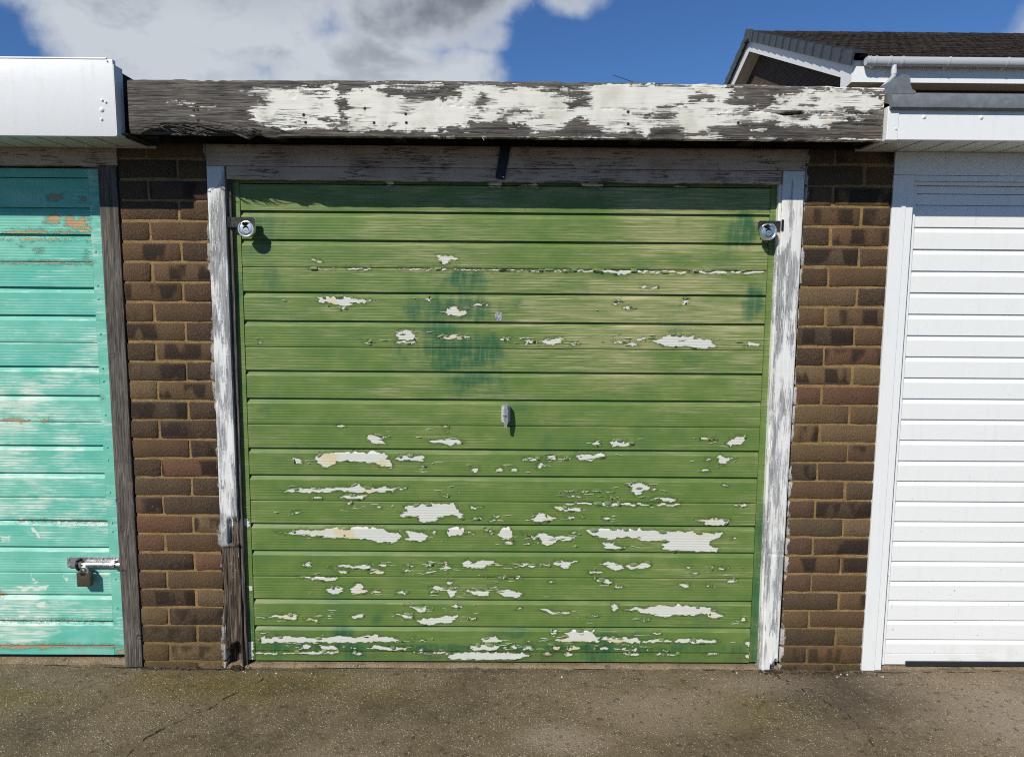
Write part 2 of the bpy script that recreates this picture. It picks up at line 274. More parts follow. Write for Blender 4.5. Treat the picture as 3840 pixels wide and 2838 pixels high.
PEEL="1172,1606 1213,1610 1239,1604 1254,1590 1221,1593 1207,1578 1189,1578 1186,1591|722,1447 843,1451 855,1440 929,1437 899,1428 864,1422 822,1414 763,1427 722,1430|827,1406 822,1404 812,1404 802,1403 794,1406 787,1408 795,1409 808,1410 820,1410 828,1409|1147,1444 1141,1439 1133,1441 1129,1446 1136,1451 1144,1450|1206,1407 1254,1416 1245,1401 1288,1396 1283,1384 1254,1378 1224,1385 1203,1395|1370,1424 1362,1422 1345,1422 1328,1422 1308,1423 1309,1425 1320,1427 1338,1428 1357,1428 1371,1426|1879,1436 1868,1430 1853,1429 1847,1441 1858,1447 1874,1447|1919,1414 1911,1409 1897,1410 1891,1416 1901,1422 1917,1419|2124,1439 2119,1433 2109,1433 2107,1443 2113,1448 2121,1446|1031,1323 1070,1326 1087,1306 1084,1288 1045,1287 1022,1297 1021,1311|1088,1276 1082,1275 1058,1273 1036,1273 1012,1275 1016,1277 1026,1279 1050,1280 1077,1280 1089,1279|930,1278 928,1277 911,1277 897,1276 891,1277 884,1279 892,1280 906,1281 922,1281 926,1280|1176,1298 1200,1306 1230,1308 1259,1303 1304,1299 1271,1293 1212,1293|1457,1290 1449,1286 1440,1285 1430,1286 1422,1288 1421,1293 1424,1296 1436,1299 1446,1297 1457,1294|1558,1284 1555,1283 1539,1281 1522,1281 1510,1283 1513,1286 1516,1288 1534,1289 1549,1288 1562,1287|1523,1278 1520,1272 1514,1274 1514,1280 1516,1285 1522,1284|1569,1276 1602,1294 1652,1301 1655,1286 1623,1274|1719,1277 1717,1276 1705,1274 1694,1274 1688,1276 1684,1278 1690,1280 1701,1280 1711,1280 1717,1278|1911,1289 1903,1288 1883,1286 1861,1286 1846,1288 1855,1290 1861,1291 1875,1292 1894,1292 1909,1291|1946,1275 1941,1273 1929,1272 1916,1272 1910,1274 1902,1277 1911,1278 1924,1281 1935,1279 1944,1278|1972,1295 1968,1293 1955,1292 1945,1292 1932,1294 1937,1297 1941,1299 1951,1301 1963,1300 1969,1298|2001,1296 2037,1298 2063,1316 2111,1316 2126,1304 2156,1312 2162,1299 2198,1298 2234,1292 2247,1274 2211,1262 2145,1266 2100,1273 2077,1267 2047,1271 2016,1286|2408,1276 2406,1273 2389,1272 2374,1272 2358,1275 2356,1279 2368,1282 2382,1285 2398,1284 2410,1280|814,949 805,947 793,947 786,950 797,953 809,952|1217,952 1210,950 1194,950 1190,953 1201,955 1212,954|1212,933 1209,931 1205,932 1205,934 1207,937 1210,936|906,912 933,915 951,903 972,883 927,882 903,896|983,908 974,906 961,906 957,910 966,914 976,912|1141,895 1175,897 1220,905 1253,904 1271,888 1229,879 1199,885 1150,887|1809,887 1802,883 1794,880 1783,882 1777,885 1776,890 1782,894 1789,896 1801,894 1809,892|1846,890 1867,906 1895,902 1901,894 1940,891 1919,880 1853,880|701,828 721,840 739,843 824,847 939,849 969,842 981,820 998,792 950,792 935,804 878,810 799,813 732,789 708,802|614,819 642,819 641,801 614,801|1005,823 1035,837 1078,835 1108,836 1126,827 1114,812 1071,818 1029,817|1129,795 1118,793 1102,794 1102,795 1108,797 1123,796|1340,781 1331,774 1316,776 1308,784 1321,791 1337,790|1433,781 1424,777 1412,777 1409,784 1416,790 1427,789|1486,783 1481,777 1471,779 1469,786 1475,790 1484,790|1572,824 1559,821 1542,819 1519,821 1511,823 1509,826 1511,829 1535,830 1554,829 1573,827|1639,830 1634,825 1623,822 1611,824 1600,828 1600,833 1601,838 1617,839 1630,840 1638,836|1694,829 1683,825 1667,825 1665,831 1673,835 1686,834|1714,846 1732,839 1811,850 1831,834 1787,832 1781,821 1732,822 1720,834|1600,799 1591,795 1580,792 1568,792 1560,797 1558,802 1567,808 1576,808 1589,807 1594,804|566,690 602,700 821,706 858,723 870,711 912,705 967,714 973,706 1013,708 1010,696 918,689 863,686 784,693 663,684|1052,705 1046,703 1036,703 1027,703 1016,704 1015,706 1023,708 1032,708 1042,708 1052,707|890,667 879,662 850,660 824,662 808,665 791,669 816,673 840,676 872,676 891,671|718,661 712,659 701,658 687,659 678,660 675,662 685,664 696,666 709,665 720,663|1216,675 1208,673 1200,673 1190,673 1184,674 1184,676 1186,677 1196,678 1208,677 1216,677|1911,727 1935,733 1996,730 1997,712 1973,702 1967,683 1943,692 1936,714|2103,666 2098,662 2084,658 2069,659 2054,664 2050,668 2059,673 2077,674 2096,675 2110,670|2048,670 2039,669 2031,667 2022,667 2012,669 2012,672 2018,674 2026,675 2036,676 2046,673|1714,697 1710,696 1700,696 1689,696 1683,696 1683,698 1687,698 1697,699 1706,699 1711,698|1770,694 1766,693 1755,692 1746,692 1739,694 1736,695 1741,696 1752,696 1762,696 1771,696|1868,697 1855,695 1840,695 1838,697 1846,699 1861,698|1715,676 1709,676 1695,675 1676,675 1661,676 1660,677 1669,678 1689,678 1709,678 1716,678|1737,672 1734,671 1725,670 1714,670 1705,671 1703,673 1712,674 1721,674 1731,674 1740,673|1882,673 1875,672 1866,672 1855,671 1847,672 1848,674 1851,675 1861,675 1874,675 1878,674|1811,697 1806,696 1794,696 1793,698 1799,700 1808,700|2034,705 2025,702 2015,703 2011,706 2018,709 2029,708|841,646 836,642 827,641 824,648 830,653 838,652|2024,646 1996,644 1930,643 1870,644 1814,644 1806,647 1849,649 1907,650 1966,650 1995,649|2300,890 2313,909 2331,903 2336,924 2361,919 2376,922 2362,888 2338,891 2314,881|2237,910 2231,908 2220,907 2208,908 2203,909 2204,911 2205,913 2216,914 2227,913 2235,912|2266,909 2256,908 2244,908 2238,910 2249,912 2259,911|2267,841 2279,844 2298,838 2334,832 2310,826 2299,808 2280,813 2274,828|2246,828 2236,825 2223,826 2218,829 2226,831 2241,830|2241,783 2234,781 2222,780 2214,784 2224,788 2238,786|2321,724 2314,722 2303,722 2300,725 2306,728 2317,727|2134,1442 2126,1436 2116,1438 2115,1445 2119,1451 2131,1450|738,1584 728,1582 720,1580 711,1580 705,1583 703,1585 707,1588 716,1589 727,1589 736,1587|503,1277 500,1274 493,1275 490,1278 495,1280 502,1280|631,604 621,602 606,603 604,605 613,607 626,607|2018,1494 2012,1492 2003,1492 1991,1492 1987,1493 1985,1496 1988,1498 1999,1498 2010,1498 2016,1496|1975,1494 1963,1490 1951,1491 1944,1495 1955,1498 1970,1497|684,1556 789,1557 784,1554 690,1554|825,1559 924,1558 918,1554 872,1554 836,1555|1024,1557 1130,1558 1212,1558 1207,1554 1048,1554|1236,1557 1448,1557 1501,1556 1495,1553 1330,1554 1248,1554|1519,1556 1672,1556 1678,1550 1636,1552 1530,1553|1684,1556 1837,1556 1978,1557 2114,1557 2109,1550 2008,1552 1920,1550 1861,1543 1837,1547 1790,1551 1695,1552|2126,1557 2274,1558 2268,1550 2215,1548 2156,1550|2286,1557 2422,1558 2416,1553 2357,1550 2292,1552|1046,629 1100,643 1180,644 1241,646 1250,624 1271,602 1271,579 1241,596 1204,598 1174,586 1170,570 1112,570 1088,592 1045,591 1024,594 1027,604 1051,607|950,626 944,624 935,624 934,628 939,630 947,630|839,644 835,642 826,642 822,646 829,648 838,648|1302,634 1320,629 1348,632 1314,623 1302,621|1626,634 1650,634 1736,630 1733,617 1651,619 1635,626|1672,647 1687,652 1785,651 1907,648 1895,642 1822,640 1785,647|2131,646 2124,644 2092,643 2059,642 2040,644 2035,647 2042,650 2079,650 2116,650 2131,649|1541,582 1553,598 1577,607 1602,598 1639,590 1596,572 1572,572|1718,593 1712,590 1699,590 1688,589 1681,592 1681,594 1685,597 1695,597 1708,598 1718,595|1749,592 1745,589 1739,591 1736,594 1740,597 1747,596|1855,588 1852,586 1840,583 1828,585 1819,586 1823,589 1828,591 1836,593 1848,592 1851,591|1346,583 1339,581 1329,581 1318,581 1313,582 1311,584 1315,586 1325,587 1337,587 1345,585|1401,576 1392,574 1378,574 1374,577 1384,580 1397,579|1406,590 1402,587 1396,588 1395,592 1398,596 1403,595|530,526 579,520 610,532 671,532 720,534 733,542 892,546 959,543 977,528 1020,522 1032,503 1001,489 940,488 903,499 781,502 720,507 597,516|1051,531 1075,532 1115,528 1136,506 1112,492 1054,496|1163,524 1160,519 1154,519 1152,527 1156,533 1162,532|1213,542 1232,548 1271,547 1281,523 1253,518 1235,515 1213,513|1422,548 1455,548 1468,531 1459,508 1471,496 1431,505 1406,521 1422,527|1396,535 1392,533 1381,533 1370,533 1361,534 1363,536 1367,537 1376,538 1388,538 1398,536|1401,522 1392,521 1379,521 1377,523 1385,525 1397,525|1473,484 1470,482 1461,481 1451,481 1443,483 1441,486 1447,488 1456,490 1466,489 1476,487|1318,526 1316,525 1305,524 1293,524 1283,525 1285,527 1291,528 1300,529 1312,529 1317,528|1728,528 1718,527 1702,527 1699,529 1709,532 1722,531|1545,485 1539,483 1529,483 1528,486 1533,488 1541,488|1505,524 1548,515 1569,525 1606,520 1615,514 1714,513 1708,502 1652,500 1619,478 1591,478 1582,500 1511,518|1759,539 1824,544 1904,546 2008,540 2121,536 2306,531 2292,515 2249,497 2255,479 2290,472 2284,458 2185,456 2075,464 2068,480 2089,500 2009,499 1947,513 1886,514 1855,504 1818,507 1775,525|1818,504 1837,485 1868,492 1874,476 1918,470 1881,463 1832,464 1838,476|2194,589 2234,586 2264,596 2283,587 2329,585 2309,567 2253,562 2228,576|2395,642 2393,641 2374,639 2357,640 2349,641 2343,644 2347,646 2366,648 2382,647 2394,646|2349,510 2346,506 2342,507 2340,511 2343,516 2347,515|779,392 828,392 837,387 911,397 908,384 889,374 864,378 778,384|672,390 668,385 657,385 646,383 640,388 640,393 643,396 654,400 664,399 672,394|751,383 744,380 737,381 732,384 739,387 747,386|975,392 968,390 959,388 949,388 939,391 936,394 944,396 956,398 967,396 973,395|814,362 809,361 793,360 778,360 770,362 768,364 772,365 788,366 802,366 811,364|961,362 955,359 935,358 919,358 900,361 898,364 913,367 928,369 947,369 955,366|1056,368 1045,366 1033,367 1026,369 1036,372 1048,371|1156,394 1146,390 1132,391 1124,396 1136,400 1154,399|1161,364 1154,362 1144,359 1134,360 1124,362 1120,366 1130,368 1140,371 1153,370 1157,368|1081,390 1075,389 1064,388 1053,389 1048,389 1042,390 1052,391 1060,392 1070,392 1078,391|1191,408 1204,413 1210,402 1204,396 1231,386 1204,376 1194,370 1185,386 1197,386|1265,393 1290,414 1308,406 1345,414 1392,413 1395,397 1370,393 1358,382 1315,383|1441,394 1432,393 1421,393 1409,393 1397,394 1397,395 1404,397 1417,397 1428,397 1440,396|1532,397 1522,392 1507,393 1502,400 1514,404 1528,404|1505,390 1500,389 1490,389 1479,389 1473,390 1468,391 1477,392 1485,393 1496,392 1507,392|1565,394 1559,392 1551,391 1539,392 1536,393 1535,395 1535,397 1547,398 1557,397 1564,396|1626,394 1619,392 1607,392 1593,393 1578,393 1576,395 1586,396 1601,397 1620,396 1624,396|1635,411 1728,413 1703,402 1697,389 1666,382 1660,395 1638,398|1834,411 1888,409 1919,384 1877,379 1836,393|1926,401 1981,403 1996,413 2021,407 2019,391 1932,384|1823,366 1811,363 1794,362 1776,363 1767,364 1766,367 1773,369 1787,371 1807,370 1813,368|2179,388 2175,384 2167,385 2165,389 2169,392 2179,392|2271,387 2267,382 2261,384 2258,390 2263,395 2269,394|2315,384 2306,381 2295,382 2291,386 2299,389 2311,388|2331,384 2328,381 2325,382 2325,385 2326,387 2329,388|2210,364 2204,362 2193,362 2186,365 2196,368 2208,367|1455,344 1450,342 1436,341 1420,340 1408,343 1398,345 1409,347 1429,348 1447,348 1458,346|1510,344 1508,342 1496,341 1486,342 1480,343 1474,345 1482,347 1492,348 1504,348 1508,347|1378,345 1373,343 1365,344 1362,346 1367,347 1376,346|611,340 772,342 765,332 728,326 685,332|1791,341 1803,341 1847,338 1866,329 1853,319 1822,325|1909,309 1905,306 1893,305 1884,305 1874,307 1875,310 1879,314 1889,315 1899,313 1905,312|1234,320 1224,314 1209,316 1204,323 1214,329 1230,328|1135,304 1160,305 1210,298 1244,300 1237,266 1222,264 1197,293 1172,289|1171,280 1164,278 1155,277 1146,278 1139,280 1136,282 1140,284 1151,284 1162,283 1172,282|1284,286 1315,292 1374,287 1374,267 1333,268|1405,278 1420,294 1463,291 1510,272 1482,263 1445,263|1056,278 1048,276 1030,275 1016,275 1007,278 997,280 1008,281 1024,283 1037,282 1055,280|826,278 832,304 851,313 873,310 876,291 891,278 863,275|944,280 935,278 922,278 909,278 893,279 895,281 900,282 916,283 928,283 943,282|790,285 780,275 764,273 745,273 734,281 726,290 741,296 757,303 778,300 796,293|1401,304 1397,303 1388,302 1377,303 1369,304 1368,305 1374,306 1384,306 1396,306 1404,306|1636,327 1628,325 1617,325 1612,328 1621,330 1631,330|2181,313 2173,309 2162,307 2151,308 2139,312 2135,315 2146,320 2156,321 2172,320 2178,317|2266,318 2258,316 2248,316 2244,318 2249,320 2260,320|2368,335 2362,333 2352,332 2341,332 2331,333 2331,337 2337,340 2347,342 2359,341 2366,338|1042,227 1067,221 1122,221 1122,200 1104,198 1085,208 1054,220|1152,210 1139,209 1126,209 1123,211 1130,212 1146,212|1263,221 1251,217 1237,218 1230,223 1241,227 1256,226|1508,213 1499,211 1487,212 1482,214 1491,216 1502,216|1573,213 1626,211 1635,201 1704,204 1700,198 1638,193 1601,206|1894,219 1886,209 1871,211 1869,225 1875,237 1890,232|1918,213 1955,219 2011,223 2061,232 2111,230 2131,232 2260,224 2267,211 2318,189 2293,179 2256,185 2261,200 2174,191 2112,191 2081,182 2056,187 2018,200|874,178 867,173 855,171 840,173 825,176 829,181 836,186 849,187 867,188 877,183|1001,190 1073,190 1072,170 1048,169 1029,179|1085,163 1122,173 1178,176 1209,184 1253,184 1253,173 1209,154 1172,155 1147,149 1097,150|1324,172 1322,171 1310,170 1300,171 1292,172 1290,173 1294,174 1307,176 1318,175 1327,174|1823,184 1815,183 1803,183 1790,183 1778,184 1780,185 1787,186 1798,187 1812,187 1816,186|2020,170 2018,170 2009,168 1997,169 1988,170 1986,171 1996,172 2005,172 2016,172 2023,172|499,179 527,182 607,186 610,170 588,163 557,170 508,173|693,163 685,160 669,160 653,160 636,162 645,164 650,167 663,167 680,167 695,165|712,177 703,173 693,175 692,179 697,183 708,182|479,172 473,169 465,170 463,173 468,176 475,175|2412,167 2405,162 2397,162 2394,171 2398,180 2409,178|455,68 455,84 474,94 505,85 568,95 661,85 723,89 773,97 829,91 922,103 932,90 991,97 1009,81 1047,76 934,72 835,70 648,68|1120,82 1113,79 1102,80 1101,83 1106,86 1117,86|1075,82 1072,74 1069,78 1069,86 1071,95 1074,92|473,110 470,107 465,108 464,111 467,114 473,113|1349,86 1396,99 1428,76 1396,73 1349,76|1548,76 1538,74 1526,75 1519,77 1528,79 1542,78|1604,78 1603,76 1592,75 1580,76 1575,77 1575,79 1579,81 1588,81 1599,81 1604,80|1652,116 1642,108 1627,110 1621,120 1631,127 1647,124|1640,81 1696,94 1680,114 1702,123 1795,122 1796,101 1821,95 1821,78 1659,77|1830,98 1915,95 1984,92 1984,76 1846,76|1993,82 2053,88 2112,88 2112,78 1994,74|2125,80 2140,90 2284,89 2304,79 2210,74 2128,75|2070,112 2064,110 2054,108 2042,110 2034,111 2031,113 2042,115 2050,116 2061,115 2068,114|894,47 909,56 959,51 1059,48 1034,38 915,39|1124,39 1116,37 1105,35 1093,35 1089,37 1084,40 1091,42 1101,45 1112,44 1117,41|842,46 835,44 822,44 821,47 828,49 838,48|1293,46 1309,59 1353,63 1421,58 1403,41 1315,38|1449,51 1443,48 1433,48 1433,53 1437,56 1445,55|1488,54 1480,47 1470,48 1463,56 1473,63 1483,61|1506,50 1521,55 1553,57 1562,41 1515,40|1664,50 1652,44 1637,46 1627,52 1642,58 1656,57|1749,47 1739,43 1720,40 1697,39 1690,45 1688,50 1697,53 1712,58 1730,55 1744,52|1776,51 1773,48 1768,49 1768,52 1770,56 1775,54|1855,46 1853,43 1840,42 1829,41 1823,45 1818,48 1824,52 1836,54 1849,53 1853,50|1927,45 1924,41 1918,43 1915,47 1920,51 1927,50|1981,44 1974,42 1958,41 1958,46 1964,50 1978,49|2034,42 2027,40 2014,41 2010,44 2019,46 2030,45|2102,41 2092,38 2081,39 2078,43 2085,46 2096,46|657,46 651,41 643,40 632,40 624,44 625,50 627,54 639,59 650,56 661,52|685,53 735,56 769,47 766,38 709,40|1209,16 1240,27 1334,30 1515,29 1541,18 1509,8 1459,2 1221,1|1221,27 1213,24 1188,24 1159,24 1152,25 1148,28 1158,30 1178,30 1204,30 1228,28|1148,26 1139,25 1114,24 1083,24 1073,25 1072,27 1074,29 1104,30 1135,30 1145,28|867,23 860,21 848,18 836,20 828,22 824,25 830,28 844,30 858,28 862,26|1632,24 1624,21 1615,19 1602,20 1591,22 1596,25 1601,28 1610,31 1623,29 1629,27|1714,24 1707,20 1699,18 1687,19 1680,22 1680,26 1687,30 1695,31 1705,32 1712,27|1989,26 1979,23 1958,22 1935,22 1925,24 1919,27 1923,29 1949,30 1970,31 1995,29|2148,26 2127,25 2093,24 2052,24 2038,25 2025,27 2039,29 2078,30 2118,29 2147,28|2438,17 2428,10 2416,11 2411,20 2419,28 2432,27|2425,72 2421,62 2415,66 2411,77 2416,89 2422,85|2305,27 2293,25 2277,24 2261,25 2249,26 2246,28 2256,30 2270,31 2290,31 2298,29|435,28 534,26 647,30 772,32 772,25 678,20 584,23 434,19|1364,1883 1419,1882 1417,1864 1367,1865|1469,1867 1498,1872 1550,1874 1557,1863 1504,1864|1710,1881 1797,1878 1795,1864 1719,1866|970,1884 999,1887 1011,1880 1010,1868 993,1868|843,1872 831,1870 817,1871 812,1873 823,1875 837,1875|2115,1870 2103,1869 2089,1868 2070,1868 2057,1869 2063,1871 2064,1873 2082,1874 2101,1873 2115,1872"
STILE="405,578 420,581 426,569 435,556 428,542 413,553 404,556|411,304 429,308 434,285 422,282|402,71 429,74 427,-3 399,-3"
DARK=[(1300, 1510, 137, 47, 0.65), (1271, 1410, 173, 59, 0.75), (1200, 1321, 83, 53, 0.85), (1065, 1508, 35, 53, 0.35), (1271, 1250, 161, 56, 1), (1229, 1196, 113, 29, 1), (1307, 1139, 95, 38, 0.85), (1331, 1088, 131, 23, 0.55), (1567, 1412, 53, 41, 0.3), (1426, 1251, 71, 47, 0.35), (1481, 1034, 65, 29, 0.5), (2387, 1442, 53, 83, 0.8), (1064, 1432, 47, 47, 0.25), (2223, 1340, 89, 29, 0.25), (547, 1516, 47, 53, 0.6), (550, 1428, 53, 35, 0.45), (2272, 1599, 71, 35, 0.45), (977, 1589, 119, 35, 0.3), (649, 1376, 71, 53, 0.35), (1684, 1484, 149, 35, 0.25), (2103, 1357, 149, 41, 0.3), (2167, 1220, 89, 53, 0.4), (676, 1239, 53, 41, 0.25), (516, 1704, 77, 65, 0.6), (484, 1618, 71, 35, 0.6), (2333, 1713, 65, 65, 0.95), (2257, 1713, 59, 53, 0.4), (1458, 112, 107, 23, 0.7), (785, 108, 47, 23, 0.8), (929, 165, 23, 23, 0.6), (1333, 49, 1318, 17, 0.75), (1420, 177, 29, 17, 0.4), (1958, 95, 119, 29, 0.4), (586, 107, 119, 23, 0.4), (2210, 57, 239, 23, 0.5)]
BARE="134,2189 614,2194 894,2186 893,2171 849,2163 744,2150 613,2151 534,2138 586,2123 638,2108 548,2087 568,2062 578,2036 640,2027 661,2012 890,2019 889,1957 121,1950|733,2134 822,2136 827,2129 743,2127|809,2049 862,2052 867,2034 814,2033|856,2196 2073,2207 2074,2177 1916,2172 1758,2173 1706,2164 1601,2155 1522,2162 1443,2156 1422,2166 1338,2168 1275,2167 1270,2139 1254,2144 1223,2159 1202,2166 1076,2164 992,2164 918,2156 902,2136 855,2125|1007,2142 1039,2152 1086,2153 1118,2143 1202,2149 1233,2152 1280,2139 1270,2122 1107,2118 1086,2138 1023,2124|855,2115 886,2110 902,2090 886,2080 854,2075|869,2064 890,2062 885,2034 864,2029|1341,2132 1362,2134 1367,2115 1359,2094 1365,2089 1338,2094 1312,2102 1338,2110|1630,2117 1712,2120 1715,2098 1633,2094|1391,2086 1412,2087 1415,2080 1396,2078|1438,2082 1465,2086 1504,2079 1465,2076|1402,2069 1441,2069 1438,2065 1407,2065|1301,2038 1328,2066 1336,2058 1328,2038 1391,2041 1391,2049 1431,2049 1433,2039 1513,2032 1518,2019 1510,1994 1301,1992|1639,2056 1687,2062 1698,2049 1730,2042 1756,2026 1757,1996 1518,1994 1518,2012 1550,2014 1619,2020 1634,2031|1871,2076 1945,2080 2009,2082 2004,2072 1919,2070|1945,2102 1971,2110 1997,2105 2042,2106 2042,2101 1961,2099|1756,2016 1810,2012 1857,2025 1921,2007 1936,2028 1931,2036 1989,2041 2047,2032 2049,1993 1757,1991|853,2011 1022,2017 1127,2013 1233,2022 1307,2028 1307,1992 852,1988|1022,2033 1046,2035 1045,2023 1027,2024|1543,2157 1601,2152 1701,2151 1706,2138 1654,2133 1612,2137 1559,2142|2046,2136 2093,2143 2143,2132 2109,2124 2067,2121|2170,2183 2381,2180 2731,2168 2732,2153 2717,2132 2724,2102 2702,2112 2720,2127 2705,2152 2646,2162 2593,2164 2540,2169 2488,2156 2473,2150 2477,2166 2440,2170 2430,2150 2372,2149 2342,2129 2363,2119 2311,2103 2227,2102 2178,2120 2203,2153|2362,2135 2386,2137 2389,2132 2373,2131|2471,2135 2492,2134 2490,2128 2474,2128|2432,2117 2480,2116 2480,2112 2438,2113|2111,2088 2143,2084 2248,2087 2259,2080 2148,2079|2333,2096 2407,2089 2454,2095 2492,2087 2545,2090 2650,2098 2730,2102 2731,2081 2545,2082 2482,2082 2456,2069 2429,2071 2408,2081|2208,2046 2244,2056 2271,2052 2356,2058 2367,2042 2442,2040 2537,2041 2573,2060 2642,2065 2731,2086 2736,1999 2168,1994 2156,2010 2124,2014 2124,2030 2192,2041|2007,2018 2124,2014 2135,2004 2008,2003"
ISLE="2225,2138 2251,2142 2254,2134 2231,2130|2213,2167 2237,2167 2234,2163|2291,2032 2309,2036 2329,2033 2315,2024 2294,2025|2028,2029 2081,2035 2121,2031 2097,2023 2034,2021|2267,2035 2283,2031 2272,2029|2127,2020 2158,2025 2164,2010 2132,2007|2309,2146 2325,2147 2322,2143|1346,2100 1359,2102 1362,2094 1349,2093|1513,2017 1550,2022 1555,2014 1518,2013|1772,2016 1815,2022 1810,2011 1778,2009|1868,2023 1916,2013 1921,2005 1900,2011|265,2102 375,2098 370,2090 275,2094|401,2086 443,2085 442,2081 406,2081|344,2054 371,2054 368,2048 347,2048"
NAILS=[(371, 2076), (385, 2077), (384, 2043), (744, 2064), (750, 2039), (1091, 2070), (1093, 2041), (952, 2087), (1459, 2040), (1849, 2084), (1850, 2044), (983, 2040), (2226, 2051)]
TPEEL="-294,1737 -262,1744 -237,1741 -239,1735 -247,1731 -246,1719 -259,1715 -280,1719 -304,1716 -295,1721 -279,1724 -295,1728|-224,1731 -217,1741 -204,1744 -193,1738 -196,1732 -173,1730 -159,1734 -125,1730 -125,1725 -154,1726 -152,1712 -139,1708 -128,1702 -132,1683 -138,1684 -135,1694 -156,1695 -161,1700 -190,1698 -201,1706 -222,1705 -225,1714 -218,1722|-455,1683 -436,1687 -393,1686 -335,1687 -282,1683 -215,1685 -175,1684 -167,1691 -135,1686 -133,1680 -455,1679|-470,1659 -398,1660 -310,1657 -230,1658 -134,1659 -143,1651 -164,1655 -230,1655 -310,1652 -390,1652 -401,1657 -470,1656|-345,1619 -315,1619 -315,1617 -342,1617|-340,1611 -313,1610 -313,1609 -337,1608|-404,1629 -392,1628 -395,1626|-281,1815 -263,1818 -225,1823 -226,1810 -253,1805 -269,1801 -279,1805|-160,1808 -141,1811 -142,1796 -158,1794|-476,1569 -343,1570 -121,1570 -121,1568 -236,1567 -316,1565 -396,1566 -476,1567|-152,1609 -147,1609 -148,1575 -151,1575|-520,966 -484,970 -430,967 -412,961 -484,960 -520,962|-364,970 -340,968 -316,962 -358,963|-132,1057 -117,1055 -120,1051|-500,566 -366,565 -245,563 -123,560 -126,555 -208,557 -366,560 -488,560|-578,155 -393,155 -232,154 -121,152 -118,148 -331,149 -578,150|-586,50 -399,54 -101,52 -96,46 -139,45 -238,47 -381,45 -425,37 -437,44 -549,37 -574,40 -586,43|-102,32 -90,36 -89,18 -122,18|-569,277 -552,267 -546,261 -571,251"
TWEAR="-428,541 -414,538 -398,497 -407,494 -421,519|-506,298 -439,295 -371,300 -384,284 -446,284 -478,271 -482,287|-442,348 -434,329 -420,310 -429,306 -440,329|-313,348 -296,320 -305,318|-553,501 -523,501 -523,496 -554,496|-549,493 -545,493 -546,480 -550,479|-540,490 -530,490 -529,482 -532,482 -533,487 -541,482|-518,503 -514,503 -520,482 -525,482|-425,229 -394,232 -389,213 -414,206|-508,180 -472,174 -491,161"
# ------------------------------------------------------------------ materials
def M(name):
    m = bpy.data.materials.new(name); m.use_nodes = True
    return m, G(m.node_tree)
def simple(name, col, rough=0.5, metal=0.0, spec=0.35, nscale=0, namt=0.0, bumpd=0.0):
    m, g = M(name); c = col; nrm = None
    if nscale:
        nz = g.noise(g.obj(), nscale, 4.0)
        c = g.mix(g.mr(nz, 0.3, 0.7), tuple(x*(1 - namt) for x in col), tuple(min(1, x*(1 + namt)) for x in col))
        if bumpd: nrm = g.bump(nz, bumpd)
    g.out(c, rough, nrm, metal, spec); return m

